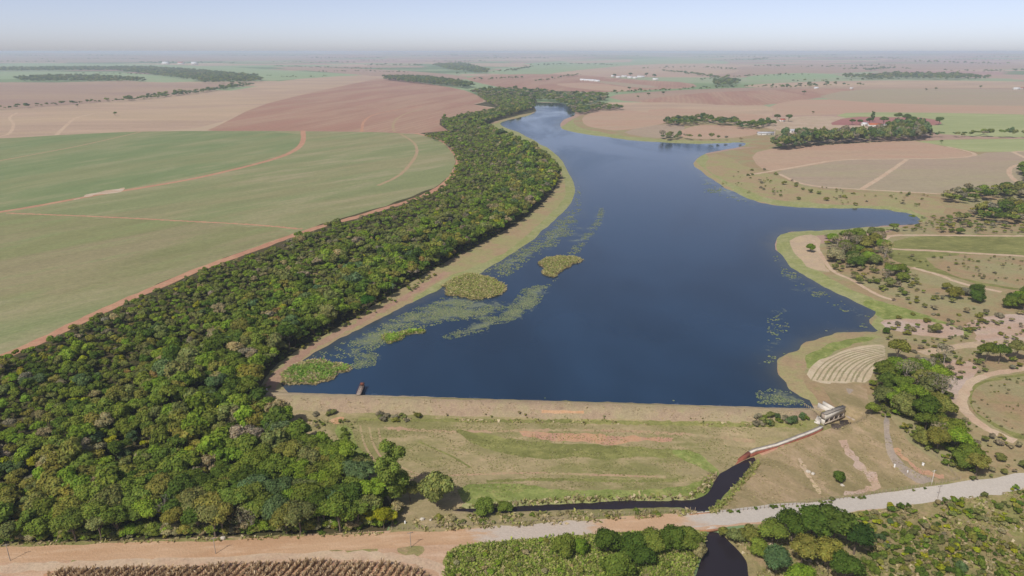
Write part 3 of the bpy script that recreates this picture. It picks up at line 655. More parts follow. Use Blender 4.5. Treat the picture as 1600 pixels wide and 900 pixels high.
def build_ground():
    pts, edges = [], []
    for _, _, W in REG:
        b = len(pts); n = len(W); pts += [tuple(p) for p in W]; edges += [(b + i, b + (i + 1) % n) for i in range(n)]
    # terrain samples: rings around the viewpoint, growing with distance
    rr = [40.0]
    while rr[-1] < 32000: rr.append(rr[-1] * (1.035 if rr[-1] < 3000 else 1.06))
    azs = np.linspace(-62, 62, 110)
    for i, r in enumerate(rr):
        for a in azs + (i % 2) * 0.55: pts.append((r * math.sin(R(a)), r * math.cos(R(a))))
    for t in (-6, -4, -3, -2, -1, 0, 1.7, 3.5, 5, 7, 8.5, 10, 13, 17, 22, 28, 36, 45, 55, 63, 70):
        for s in np.arange(-60, DLEN + 60, 4.0):
            pts.append(tuple(dampt(s, t)))
    for S in (STREAM_A, STREAM_B):
        for q in (1.0, 2.2, 4, 7):
            d = np.roll(S, -1, 0) - np.roll(S, 1, 0); L = np.hypot(d[:, 0], d[:, 1]) + 1e-9
            nn = np.stack([d[:, 1] / L, -d[:, 0] / L], 1)
            for sg in (1, -1):
                Q = S + nn * q * sg
                Q = Q[polydist(Q, S) > q * 0.8][::2]
                pts += [tuple(p) for p in Q]
    for px, _, _ in WEED: pts += [tuple(p) for p in scatter(at_z(px, 0.0), 5.0)]
    P2 = [Vector(p) for p in pts]
    ov, oe, of, _, _, _ = delaunay_2d_cdt(P2, edges, [], 0, 1e-4, False)
    V = np.array([tuple(v) for v in ov]); F = np.array([tuple(f) for f in of], dtype=np.int32)
    C = V[F].mean(1)
    reg = np.full(len(F), -1)
    for k, (_, _, W) in enumerate(REG): reg[inside(C, W)] = k
    z = H(V)
    V3 = np.column_stack([V, z])
    print('ground', len(V), len(F))
    for k in range(-1, len(REG)):
        sel = F[reg == k]
        if len(sel) == 0: continue
        a = V3[sel]; up = np.cross(a[:, 1] - a[:, 0], a[:, 2] - a[:, 0])[:, 2] < 0
        sel = sel.copy(); sel[up] = sel[up][:, ::-1]
        u, inv = np.unique(sel, return_inverse=True)
        name, mat = ('farmland', G['farmland']) if k < 0 else REG[k][:2]
        me = npmesh(name, V3[u], inv.reshape(sel.shape), mat, smooth=name not in ('lake', 'stream'))
        if name == 'lake':
            Q = V[u]; wd = np.zeros(len(Q)); 
            for px, amt, fall in WEED:
                Wp = at_z(px, 0.0); dd = polydist(Q, Wp); dd[inside(Q, Wp)] *= -1; wd = np.maximum(wd, amt * (1 - sstep(-fall, fall * .6, dd)))
            c4 = np.ones((len(Q), 4), dtype=np.float32); c4[:, 0] = wd; c4[:, 1] = np.exp(-polydist(Q, lk, False) / 5.0); c4[:, 2] = 0
            ca = me.color_attributes.new('weed', 'FLOAT_COLOR', 'POINT'); ca.data.foreach_set('color', c4.ravel())
        tag(link(name, me), kind='structure')
build_ground()

# ------------------------------------------------------------------ haze: one box of even air round the camera and the scene
def build_haze():
    m, t, b = new_mat('haze_air'); t.nodes.remove(b)
    v = add(t, 'ShaderNodeVolumePrincipled'); v.inputs['Density'].default_value = HAZE_DENSITY
    v.inputs['Color'].default_value = HAZE_COLOR; v.inputs['Anisotropy'].default_value = HAZE_G
    t.links.new(v.outputs[0], t.nodes['Material Output'].inputs['Volume'])
    x, y0, y1, z0, z1 = 36000, -2500, 36000, -6.8, 134.0
    o = MB().hexa([(-x, y0, z0), (x, y0, z0), (x, y1, z0), (-x, y1, z0), (-x, y0, z1), (x, y0, z1), (x, y1, z1), (-x, y1, z1)]).build('haze', m)
    tag(o, kind='stuff')
build_haze()

# ------------------------------------------------------------------ foliage
LEAF = leafmat('leaves', 0.34); GRASS = leafmat('grass_blades', 0.35)
BARK = solid('bark', (0.16, 0.12, 0.085), (0.09, 0.07, 0.05), 3.0)
PALEBARK = solid('pale_bark', (0.34, 0.29, 0.23), (0.22, 0.19, 0.15), 3.0)
HUE = {'dark': (.108, .168, .028), 'mid': (.190, .250, .042), 'olive': (.270, .270, .060), 'bright': (.222, .325, .038), 'lime': (.360, .385, .028),
       'tan': (.370, .330, .165), 'rust': (.310, .235, .080), 'grey': (.300, .270, .175), 'blue': (.130, .200, .076), 'moss': (.225, .250, .078)}
WORD = {'dark': 'dark green', 'mid': 'mid green', 'olive': 'olive green', 'bright': 'bright green', 'lime': 'yellow green', 'tan': 'pale tan, thinly leaved',
        'rust': 'rust brown', 'grey': 'greyish half-bare', 'blue': 'bluish green', 'moss': 'dull moss green'}

def cubesphere(n):
    V = []; F = []
    g = np.linspace(-1, 1, n + 1)
    for ax in range(3):
        for sg in (-1, 1):
            b = len(V)
            for i in range(n + 1):
                for j in range(n + 1):
                    p = [0, 0, 0]; p[ax] = sg; p[(ax + 1) % 3] = math.tan(g[i] * math.pi / 4); p[(ax + 2) % 3] = math.tan(g[j] * math.pi / 4)
                    q = np.array(p, float); V.append(q / np.linalg.norm(q))
            for i in range(n):
                for j in range(n):
                    a = b + i * (n + 1) + j; f = (a, a + n + 1, a + n + 2, a + 1)
                    F.append(f if sg > 0 else f[::-1])
    return np.array(V), np.array(F)
CS2 = cubesphere(2); CS3 = cubesphere(3)

def crown(seed, Rr, z0, z1, K, nq, leaf, core=True, shape='round', jit=0.75):
    """clumped crown: K lobes carrying nq leaf clumps; returns V, F, C and the lobes."""
    g = np.random.default_rng(seed); lobes = []
    hz_ = (z1 - z0) / 2
    for k in range(K):
        if shape == 'tall':
            u = (k + 0.5) / K; a = g.uniform(0, 6.28); w = (0.30 + 0.55 * math.sin(math.pi * min(1, (1 - u) * 0.75 + 0.2)))
            c = np.array([math.cos(a) * Rr * w * 0.75, math.sin(a) * Rr * w * 0.75, z0 + hz_ * 0.3 + u * (z1 - z0) * 0.86]); r = Rr * g.uniform(0.34, 0.52) * (1.15 - 0.45 * u); q = 0.95
        elif shape == 'flat':
            a = 2.4 * k + g.uniform(-.5, .5); rd = Rr * 0.72 * math.sqrt((k + 0.3) / K)
            c = np.array([math.cos(a) * rd, math.sin(a) * rd, z1 - hz_ * 0.55 + g.uniform(-.2, .2) * hz_]); r = Rr * g.uniform(0.28, 0.42); q = 0.55
        else:
            a = 2.4 * k + g.uniform(-.6, .6); rd = Rr * 0.66 * math.sqrt((k + 0.2) / K)
            c = np.array([math.cos(a) * rd, math.sin(a) * rd, z0 + hz_ * 0.75 + (1 - (rd / Rr) ** 2) * hz_ * 0.75 + g.uniform(-.28, .28) * hz_]); r = Rr * g.uniform(0.36, 0.56); q = 0.80
        lobes.append((c, r, q))
    Vs, Fs, Cs, nb = [], [], [], 0
    area = np.array([l[1] ** 2 for l in lobes]); cnt = np.maximum(6, (nq * area / area.sum()).astype(int))
    for (c, r, q), n in zip(lobes, cnt):
        tone = g.uniform(0.82, 1.18)
        d = g.normal(0, 1, (int(n * 1.5) + 4, 3)); d /= np.linalg.norm(d, axis=1)[:, None]
        d = d[d[:, 2] > -0.55][:n]; n = len(d)
        p = c + d * np.array([r, r, r * q]) * g.uniform(0.82, 1.10, n)[:, None]
        keep = np.ones(n, bool)
        for (c2, r2, q2) in lobes:
            if r2 == r and (c2 == c).all(): continue
            e = (p - c2) / np.array([r2, r2, r2 * q2]); keep &= (e * e).sum(1) > 0.62
        p, d = p[keep], d[keep]; n = len(p)
        if n == 0: continue
        nr = d + g.normal(0, jit * 0.6, (n, 3)) + np.array([0, 0, 0.25]); nr /= np.linalg.norm(nr, axis=1)[:, None]
        u = np.cross(nr, g.normal(0, 1, (n, 3))); u /= np.linalg.norm(u, axis=1)[:, None] + 1e-9; w = np.cross(nr, u)
        sz = leaf * g.uniform(0.6, 1.35, n)[:, None]; s2 = leaf * g.uniform(0.5, 1.1, n)[:, None]
        fold = nr * sz * 0.18
        q4 = np.stack([p - u * sz * 0.5 - fold, p - w * s2 * 0.5 + fold * 0.6, p + u * sz * 0.5 - fold, p + w * s2 * 0.5 + fold * 0.6], 1).reshape(-1, 3)
        Vs.append(q4); Fs.append(np.arange(n * 4).reshape(n, 4) + nb); nb += n * 4
        t = tone * g.uniform(0.80, 1.22, n); tint_ = np.stack([t * g.uniform(0.9, 1.14, n), t, t * g.uniform(0.85, 1.1, n)], 1)
        Cs.append(np.repeat(tint_, 4, 0))
        if core:
            V0, F0 = CS2
            cv = c + V0 * np.array([r, r, r * q]) * 0.84 * g.uniform(0.92, 1.06, (len(V0), 1))
            Vs.append(cv); Fs.append(F0 + nb); nb += len(cv); Cs.append(np.full((len(cv), 3), tone * 0.9))
    return np.vstack(Vs), np.vstack(Fs), np.vstack(Cs), lobes

def limbs(seed, h, lobes, r0, z0):
    g = random.Random(seed); m = MB()
    top = (g.uniform(-.2, .2), g.uniform(-.2, .2), z0 + (h - z0) * 0.45)
    m.tube([(0, 0, -0.5), (0.05, 0, z0 * 0.5), (top[0] * .6, top[1] * .6, z0), top], [r0 * 1.25, r0, r0 * 0.8, r0 * 0.45])
    for (c, r, q) in lobes[:5]:
        s = (top[0] * .6, top[1] * .6, z0 * 0.95); mid = tuple(s[i] * 0.45 + c[i] * 0.55 for i in range(2)) + (s[2] * .55 + c[2] * .45,)
        m.tube([s, mid, tuple(c)], [r0 * 0.5, r0 * 0.35, r0 * 0.12], 4)
    return m

# kinds of tree, built once: (crown mesh, trunk mesh) with nominal crown radius 3.5 m and height 8 m
PROTO = {}
def proto(kind, i):
    if (kind, i) in PROTO: return PROTO[(kind, i)]
    sd = 1000 + i * 17 + sum(map(ord, kind))
    if kind == 'round': V, F, C, L = crown(sd, 3.5, 2.0, 8.0, 9, 1900, 0.50); tr = limbs(sd, 8, L, 0.20, 2.4)
    elif kind == 'flat': V, F, C, L = crown(sd, 3.5, 3.2, 7.6, 11, 1700, 0.50, shape='flat'); tr = limbs(sd, 8, L, 0.18, 3.2)
    elif kind == 'tall': V, F, C, L = crown(sd, 3.5, 2.0, 12.0, 13, 2900, 0.46, shape='tall'); tr = limbs(sd, 12, L, 0.30, 3.5)
    elif kind == 'thin': V, F, C, L = crown(sd, 3.5, 2.6, 8.0, 8, 560, 0.42, core=False); tr = limbs(sd, 8, L, 0.17, 2.6)
    elif kind == 'bush': V, F, C, L = crown(sd, 3.5, -0.8, 6.2, 12, 2300, 0.50); tr = limbs(sd, 6, L, 0.14, 1.0)
    me = npmesh('crown', V, F, LEAF, C); tm = tr.mesh('trunk', BARK if kind != 'thin' else PALEBARK)
    PROTO[(kind, i)] = (me, tm); return PROTO[(kind, i)]

TREE_PROTO = {}
def tree(name, x, y, kind, var, s, hue, label, group=None, zs=1.0, cat='tree'):
    """a tree: root at its foot, trunk and crown as parts; repeats are copies of the first of the kind."""
    key = (name, kind, var); z = hz(x, y)
    if key not in TREE_PROTO:
        root = empty(name); cm, tm = proto(kind, var)
        t = link('trunk', tm, root); c = link('crown', cm, root); TREE_PROTO[key] = (root, t, c)
    else:
        r0, t0, c0 = TREE_PROTO[key]
        root = r0.copy(); COL.objects.link(root)
        for k in list(root.keys()): del root[k]
        t = t0.copy(); COL.objects.link(t); t.parent = root
        c = c0.copy(); COL.objects.link(c); c.parent = root
    root.location = (x, y, z); root.rotation_euler = (0, 0, RNG.uniform(0, 6.28)); root.scale = (s, s, s * zs)
    h = np.array(HUE[hue] if isinstance(hue, str) else hue) * RNG.uniform(0.85, 1.18) * np.array([RNG.uniform(.93, 1.08), 1, RNG.uniform(.9, 1.1)])
    c.color = (*h, 1)
    tag(root, label, cat, group); return root

# low-detail crowns for woods that read as one mass
LOD = {}
for nm, (K, nq, leaf) in {'A': (8, 620, 0.80), 'B': (6, 230, 1.25), 'C': (4, 80, 1.9)}.items():
    LOD[nm] = [crown(50 + i + ord(nm) * 10, 3.5, 1.4, 8.0, K, nq, leaf, shape=('flat' if i % 3 == 2 else 'round'))[:3] for i in range(7)]
TRK = MB().tube([(0, 0, -0.4), (0, 0, 3.2)], [0.22, 0.14], 4)
TRKV, TRKF = np.array(TRK.V), np.array(TRK.F)

class Mass:
    def __init__(s): s.V = []; s.F = []; s.C = []; s.n = 0
    def addt(s, V, F, C): s.V.append(V); s.F.append(F + s.n); s.C.append(C); s.n += len(V)
    def tree(s, x, y, z, sc, zs, hue, lod, trunk=True):
        V, F, C = LOD[lod][RNG.integers(7)]; a = RNG.uniform(0, 6.28); ca, sa = math.cos(a), math.sin(a)
        W = np.column_stack([(V[:, 0] * ca - V[:, 1] * sa) * sc + x, (V[:, 0] * sa + V[:, 1] * ca) * sc + y, V[:, 2] * sc * zs + z])
        h = np.array(HUE[hue]) * RNG.uniform(0.82, 1.2) * np.array([RNG.uniform(.92, 1.1), 1, RNG.uniform(.9, 1.1)])
        s.addt(W, F, C * h)
        if trunk:
            s.addt(TRKV * np.array([sc, sc, sc * zs]) + np.array([x, y, z]), TRKF, np.tile((.13, .10, .07), (len(TRKV), 1)))
    def build(s, name, kind='stuff', mat=None, **kw):
        o = link(name, npmesh(name, np.vstack(s.V), np.vstack(s.F), mat or LEAF, np.vstack(s.C)))
        o.color = (1, 1, 1, 1); return tag(o, kind=kind, **kw)

def wnoise(xy, L, seed):
    g = np.random.default_rng(seed); v = np.zeros(len(xy))
    for k in range(9):
        a = g.uniform(0, 6.28); f = 6.28 / (L * g.uniform(0.5, 1.6)); v += np.sin(xy[:, 0] * math.cos(a) * f + xy[:, 1] * math.sin(a) * f + g.uniform(0, 6.28))
    return v / 3.0          # about unit variance

def world_poly(px, step=6): return ground(resample_px(px, step))[:, :2]

# ------------------------------------------------------------------ the wood on the west shore
WOOD_PX = [(-200, 652), (0, 571), (80, 537), (150, 504), (250, 459), (350, 418), (440, 390), (520, 361), (600, 337), (680, 305), (704, 284), (715, 262), (712, 246), (694, 225), (660, 213), (704, 208), (690, 197), (692, 188), (740, 180), (782, 171), (760, 160), (745, 150), (790, 146), (828, 152), (832, 159), (836, 170),
           (775, 188), (754, 198), (795, 216), (845, 242), (868, 264), (872, 285), (860, 303), (824, 337), (774, 369), (734, 390), (694, 412), (634, 446), (594, 472), (554, 495), (494, 530), (450, 552), (420, 575), (402, 600), (400, 640), (430, 660), (462, 695), (505, 712), (545, 735), (580, 770), (606, 800), (596, 828), (560, 832), (300, 842), (-200, 858)]
WOOD = world_poly(WOOD_PX)
def build_wood():
    P1 = scatter(WOOD, 4.6); d = np.hypot(P1[:, 0], P1[:, 1])
    # spacing opens with distance, crowns are small and scrubby towards the field, tall near the water and near the road
    keep = (d < 430) | (RNG.uniform(0, 1, len(P1)) < np.clip(1.0 - (d - 430) / 1500, 0.5, 1)); P1 = P1[keep]; d = d[keep]
    road = ground(resample_px([(0, 559), (150, 491), (350, 405), (500, 354), (600, 326), (709, 273), (718, 252), (690, 217), (650, 209)], 8, closed=False))[:, :2]
    dr = polydist(P1, road, closed=False); dl = polydist(P1, LAKE)
    big = np.clip(0.35 + 0.35 * wnoise(P1, 45, 3) + 0.5 * (1 - sstep(30, 75, dl)) + 0.75 * (1 - sstep(210, 300, d)) - 0.45 * (1 - sstep(10, 90, dr)), 0, 1.1)
    size = (0.48 + 0.55 * big) * RNG.uniform(0.78, 1.25, len(P1))
    size *= np.where(d > 430, 1.08, 1.0)
    n1 = wnoise(P1, 38, 11); n2 = wnoise(P1, 24, 12)
    z = H(P1)
    order = np.argsort(d)
    inview = np.abs(P1[:, 0]) < 0.74 * np.maximum(P1[:, 1], 1)
    solo = 0; ms = Mass()
    kinds = [('round', i) for i in range(5)] + [('flat', i) for i in range(2)]
    for i in order:
        x, y = P1[i]; u = RNG.uniform(); far_scrub = d[i] > 380 and dl[i] > 70
        if u < 0.03: hue = 'grey'
        elif u < 0.07: hue = 'tan'
        elif u < 0.09: hue = 'rust'
        elif u < 0.15: hue = 'lime'
        elif far_scrub: hue = ('mid', 'moss', 'mid', 'bright', 'moss')[int(RNG.uniform(0, 5))]
        elif n1[i] > 0.55: hue = ('dark', 'dark', 'mid', 'blue')[int(RNG.uniform(0, 4))]
        elif n1[i] < -0.75: hue = ('olive', 'bright', 'moss')[int(RNG.uniform(0, 3))]
        else: hue = ('mid', 'bright', 'olive', 'moss', 'mid', 'mid', 'dark')[int(RNG.uniform(0, 7))]
        s = size[i] * 1.08 * (0.72 if hue in ('lime', 'rust') else 1.0)
        zs = RNG.uniform(0.8, 1.2)
        if solo < 130 and inview[i] and d[i] > 150:
            kd, v = ('thin', int(RNG.uniform(0, 3))) if hue in ('grey', 'tan') else kinds[int(RNG.uniform(0, 7))]
            tree('broadleaf_tree', x, y, kd, v, s, hue, WORD[hue] + ' tree packed into the front of the wood above the dirt road', 'broadleaf trees at the front of the wood')
            solo += 1
        else:
            lod = 'A' if d[i] < 340 else ('B' if d[i] < 640 else 'C')
            ms.tree(x, y, z[i], s * (1.05 if lod == 'C' else 1), zs, hue, lod, trunk=d[i] < 400)
    ms.build('woodland')
    print('wood trees', len(P1), 'solo', solo)
build_wood()
# low undergrowth filling the gaps under the wood
def build_undergrowth():
    ms = Mass(); P1 = scatter(WOOD, 3.4); d = np.hypot(P1[:, 0], P1[:, 1]); P1 = P1[d < 520]
    P1 = P1[RNG.uniform(0, 1, len(P1)) < 0.75]
    z = H(P1)
    for (x, y), zz in zip(P1, z): ms.tree(x, y, zz - 1.0, RNG.uniform(0.25, 0.45), RNG.uniform(0.7, 1.0), ('moss', 'dark', 'olive', 'mid')[int(RNG.uniform(0, 4))], 'C', trunk=False)
    W = ground(resample_px([(-60, 857), (0, 852), (150, 848), (300, 842), (450, 837), (560, 832), (604, 829), (616, 812)], 5, closed=False))
    for rep_ in range(3):
        for p in W:
            x, y = p[0] + RNG.normal(0, 1.2), p[1] + 2.0 + RNG.uniform(-.6, 3.5); ms.tree(x, y, hz(x, y) - 1.3 * .5, RNG.uniform(0.28, 0.62), RNG.uniform(0.7, 1.0), ('moss', 'mid', 'olive', 'mid', 'tan', 'bright')[int(RNG.integers(6))], 'A', trunk=False)
    ms.build('undergrowth')
build_undergrowth()

# ------------------------------------------------------------------ single trees and groves
def place(px, py, kind, var, r, hue, label, group=None, zs=1.0, name='tree', cat='tree'):
    p = gp(px, py); return tree(name, p[0], p[1], kind, var, r / 3.5, hue, label, group, zs, cat)
place(614, 790, 'tall', 0, 5.6, 'mid', 'tall eucalyptus with a narrow tower of dark clumps beside the wood edge', zs=1.05, name='eucalyptus_tree')
place(598, 792, 'round', 1, 3.2, 'bright', 'bright green rounded tree at the left foot of the tall eucalyptus')
place(641, 783, 'round', 2, 3.0, 'moss', 'small dull green tree leaning out at the right foot of the tall eucalyptus')
place(683, 791, 'bush', 1, 6.0, 'moss', 'broad rounded eucalyptus standing alone beside the end of the ditch', zs=1.18, name='eucalyptus_tree')
place(600, 826, 'round', 3, 2.7, 'lime', 'lime green tree at the right corner of the wood above the road', zs=1.15)
place(614, 822, 'round', 4, 1.7, 'lime', 'small lime green bush tree at the tip of the wood by the fence', zs=1.2)
place(446, 676, 'round', 0, 3.9, 'bright', 'dense bright green tree at the left end of the dam with a black shadow', zs=1.1)
place(198, 800, 'round', 2, 2.3, (.38, .36, .02), 'vivid yellow tree among green crowns near the dirt road', zs=1.1)
place(292, 826, 'round', 1, 1.9, (.33, .34, .02), 'small yellow green tree at the front of the wood below the bare grey tree')
place(702, 388, 'round', 3, 3.6, (.34, .28, .03), 'yellow flowering tree on the lake side of the wood', zs=0.8)
place(575, 484, 'round', 3, 4.0, (.06, .16, .02), 'large fresh green tree over the shore path on the lake side of the wood', zs=0.9)
for px, py, r, hue, lb in ((1206, 852, 4.2, 'mid', 'mid green tree on the right bank just below the bridge'), (1236, 850, 4.6, 'dark', 'dark green tree below the gravel road next to the stream bank'),
    (1266, 848, 5.4, 'dark', 'tall dark plumed tree at the back of the clump below the gravel road'), (1300, 852, 6.0, 'dark', 'widest dark crown in the clump below the gravel road'),
    (1334, 866, 5.2, (.05, .10, .022), 'dark green crown at the right end of the clump below the gravel road'), (1252, 884, 4.4, 'olive', 'olive tree in front of the dark clump below the gravel road'),
    (1292, 892, 4.2, 'olive', 'olive brown tree in front of the widest dark crown'), (1212, 896, 4.2, 'blue', 'bluish green tree overhanging the stream at the bottom edge'),
    (1248, 925, 4.0, 'bright', 'bright green tree cut by the bottom edge right of the stream'), (1318, 915, 4.2, 'dark', 'dark tree cut by the bottom edge beside the scrub')):
    place(px, py, 'round', int(RNG.integers(5)), r, hue, lb, 'trees right of the stream below the road', zs=RNG.uniform(.8, 1.0))
for px, py, r, hue, lb in ((880, 868, 3.4, 'mid', 'round green bush left of the dark row under the gravel road'), (908, 864, 2.4, 'bright', 'small bright bush between the round bush and the dark row'),
    (950, 864, 4.0, 'dark', 'first dark bush of the row under the dirt road'), (984, 868, 4.4, 'dark', 'second dark bush of the row, the fullest one'),
    (1016, 862, 4.3, 'mid', 'middle green bush of the row under the road'), (1046, 856, 4.2, 'dark', 'dark bush next to last in the row before the bridge'),
    (1076, 858, 3.8, 'mid', 'last green bush of the row beside the bridge'), (1006, 884, 3.4, 'dark', 'low dark bush in front of the row'),
    (962, 905, 4.6, 'mid', 'big round bush in the tall grass at the bottom edge'), (1092, 868, 2.4, 'tan', 'tan dry bush on the left stream bank by the bridge'),
    (1148, 846, 2.8, 'moss', 'mossy bush on the right bank beside the bridge'), (1170, 846, 3.1, 'olive', 'olive bush right of the bridge under the road edge'),
    (1186, 868, 3.0, 'mid', 'green bush hanging over the right stream bank'), (1130, 838, 1.8, 'olive', 'small pale bush at the right end of the bridge'),
    (755, 804, 3.2, 'mid', 'dark round bush at the ditch, left one of the pair'), (790, 801, 2.4, 'mid', 'dark bush at the ditch, right one of the pair'),
    (1311, 752, 2.1, 'dark', 'lone dark bush on the slope between the pale erosion scars')):
    place(px, py, 'bush', int(RNG.integers(4)), r, hue, lb, zs=RNG.uniform(.8, 1.05), name='bush', cat='bush')

def grove(px, sp, rlo, rhi, hues, where, group, nmax=60, kinds=('round', 'bush', 'bush', 'round', 'bush'), zs=(0.8, 1.1), cat='tree', name='broadleaf_tree'):
    P1 = scatter(world_poly(px), sp)[:nmax]
    for x, y in P1:
        hue = hues[int(RNG.integers(len(hues)))]; k = kinds[int(RNG.integers(len(kinds)))]
        if hue in ('grey', 'tan') and RNG.uniform() < 0.6: k = 'thin'
        tree(name, x, y, k, int(RNG.integers({'round': 5, 'flat': 2, 'bush': 4, 'thin': 3}[k])), RNG.uniform(rlo, rhi) / 3.5, hue, WORD[hue] + ' ' + where, group, RNG.uniform(*zs), cat)
grove([(1362, 600), (1372, 575), (1395, 566), (1430, 570), (1462, 590), (1480, 620), (1476, 650), (1500, 690), (1530, 725), (1530, 745), (1500, 742), (1474, 722), (1440, 698), (1412, 668), (1400, 650), (1368, 640)], 6.3, 3.2, 5.0,
      ('bright', 'bright', 'mid', 'olive', 'mid', 'olive', 'moss', 'dark', 'grey'), 'tree in the grove right of the spillway path', 'trees of the grove right of the spillway')
grove([(1520, 735), (1560, 720), (1600, 712), (1640, 740), (1560, 748)], 7.5, 1.8, 3.2, ('blue', 'olive', 'moss', 'tan'), 'bush on the verge at the end of the pale loop track', 'bushes at the end of the loop track', kinds=('bush',), cat='bush', name='bush')
place(1400, 566, 'round', 2, 4.6, 'olive', 'olive round tree behind the grove at the end of the terraces')
place(1362, 646, 'bush', 1, 2.6, 'mid', 'small green bush tree at the left edge of the grove beside the path', name='bush', cat='bush')
place(1540, 566, 'round', 0, 3.8, 'mid', 'green tree left of the pair behind the loop track')
place(1560, 568, 'round', 3, 4.0, 'dark', 'dark green tree right of the pair behind the loop track')
place(1586, 563, 'round', 4, 3.8, 'moss', 'mossy tree behind the loop track at the right frame edge')
place(1474, 570, 'thin', 1, 4.0, 'grey', 'greyish bare tree between the grove and the pair behind the loop track')
place(1462, 520, 'bush', 1, 2.8, 'moss', 'dull bush on the green slope above the sandy patch', name='bush', cat='bush')
place(1384, 521, 'bush', 2, 1.8, 'dark', 'dark little bush at the tip of the small bay', name='bush', cat='bush')
place(1266, 394, 'bush', 0, 3.2, 'bright', 'round green bush on the sand bank by the lake', name='bush', cat='bush')
grove([(1286, 398), (1300, 380), (1330, 372), (1368, 376), (1386, 400), (1380, 420), (1345, 424), (1305, 414)], 9.5, 3.6, 5.6, ('mid', 'dark', 'moss', 'grey', 'tan', 'olive', 'bright'), 'tree in the clump behind the sand bank', 'trees of the clump behind the sand bank', zs=(.7, .95))
grove([(1378, 436), (1395, 424), (1425, 420), (1432, 440), (1400, 452), (1376, 448)], 9.0, 3.0, 4.4, ('moss', 'grey', 'olive', 'mid'), 'tree in the small clump at the end of the sandy track', 'trees of the small clump by the sandy track', zs=(.7, .9))
grove([(1455, 452), (1480, 448), (1520, 458), (1545, 468), (1530, 478), (1490, 468)], 9.5, 2.8, 4.4, ('mid', 'olive', 'moss', 'dark', 'grey'), 'tree in the line below the dry field on the right', 'trees of the line below the dry field', zs=(.7, .9))
grove([(1548, 478), (1570, 466), (1610, 466), (1640, 480), (1610, 486), (1570, 486)], 8.5, 3.4, 5.0, ('mid', 'bright', 'mid', 'dark'), 'tree in the dense clump at the right frame edge below the dry field', 'trees of the dense clump at the right edge')
grove([(1368, 366), (1374, 359), (1440, 360), (1530, 362), (1600, 360), (1600, 365), (1500, 366), (1400, 366)], 15, 2.6, 4.0, ('mid', 'bright', 'moss', 'grey', 'blue'), 'bush in the row between inlet and pale loop track', 'bushes in the row along the inlet', kinds=('bush', 'round'), zs=(.6, .85), cat='bush', name='bush')

# ------------------------------------------------------------------ far woods and hedges: masses nobody could count
def mass_poly(name, px, sp, s, zs, hues, lod='C', jitter=0.3, amp=0.0):
    P1 = scatter(world_poly(px, 10), sp); z = H(P1); ms = Mass()
    if len(P1) == 0: return
    for (x, y), zz in zip(P1, z):
        ms.tree(x, y, zz, s * RNG.uniform(1 - jitter, 1 + jitter), zs * RNG.uniform(.8, 1.2), hues[int(RNG.integers(len(hues)))], lod, trunk=False)
    ms.build(name)
def mass_line(name, px, sp, s, zs, hues, w=6.0, lod='C', gap=0.0):
    W = ground(resample_px(px, 4, closed=False))[:, :2]; L = np.concatenate([[0], np.cumsum(np.hypot(*np.diff(W, axis=0).T))])
    ms = Mass()
    for q in np.arange(0, L[-1], sp):
        if RNG.uniform() < gap: continue
        x = np.interp(q, L, W[:, 0]) + RNG.normal(0, w / 2); y = np.interp(q, L, W[:, 1]) + RNG.normal(0, w / 2)
        ms.tree(x, y, hz(x, y), s * RNG.uniform(.6, 1.35), zs * RNG.uniform(.75, 1.2), hues[int(RNG.integers(len(hues)))], lod, trunk=False)
    if ms.n: ms.build(name)
DK = ('dark', 'dark', 'mid', 'blue', 'moss'); MX = ('mid', 'moss', 'grey', 'dark', 'blue')
mass_poly('far_woodland', [(-40, 108), (230, 106), (320, 112.5), (400, 121), (413, 127), (380, 131), (320, 131), (300, 126), (180, 111), (-40, 112)], 26, 2.4, 0.8, DK)
mass_poly('far_woodland', [(22, 124), (60, 120.5), (150, 120), (215, 125), (232, 128.5), (150, 128.5), (40, 128.5)], 24, 2.2, 0.75, DK)
mass_line('hedge', [(-10, 172), (60, 167), (110, 163), (190, 159), (240, 154), (300, 147), (350, 140), (396, 133)], 9, 1.35, 0.75, DK, 9)
mass_line('hedge', [(190, 158), (240, 153), (300, 146), (350, 139), (380, 134)], 8, 1.7, 0.8, DK, 22)
mass_poly('far_woodland', [(598, 125), (620, 122), (660, 124), (720, 131), (742, 137), (730, 139), (690, 135), (640, 130)], 15, 2.2, 0.9, DK)
mass_poly('river_woodland', [(735, 146), (760, 141), (800, 142), (850, 145), (890, 149), (930, 149), (950, 151), (948, 158), (920, 166), (905, 176), (897, 180), (885, 166), (862, 159), (832, 158), (800, 152), (765, 154)], 15, 1.9, 0.75, MX)
mass_poly('river_woodland', [(900, 174), (930, 167), (965, 169), (975, 172), (935, 174), (905, 181)], 11, 1.6, 0.7, MX)
mass_line('hedge', [(948, 147), (1010, 144), (1050, 142), (1100, 140), (1160, 137), (1235, 136)], 13, 1.5, 0.8, DK, 14, gap=0.2)
mass_poly('far_woodland', [(1112, 130), (1140, 126), (1158, 129), (1145, 135), (1118, 136)], 20, 2.2, 0.8, DK)
mass_line('hedge', [(1035, 112), (1060, 114), (1090, 118), (1115, 122), (1140, 124)], 22, 2.4, 0.7, DK, 25)
mass_line('hedge', [(720, 117), (745, 115), (800, 112), (830, 106)], 24, 2.0, 0.9, DK, 20, gap=.35)
mass_poly('far_woodland', [(676, 103), (720, 100), (765, 112), (760, 117), (700, 110)], 34, 3.0, 0.8, ('blue', 'mid'))
mass_line('hedge', [(745, 126), (790, 124), (825, 123)], 16, 1.8, 0.8, DK, 20)
mass_poly('far_woodland', [(1312, 123), (1360, 120), (1395, 118), (1440, 119), (1500, 120), (1548, 124), (1480, 126), (1410, 124), (1370, 125)], 26, 2.7, 0.85, DK)
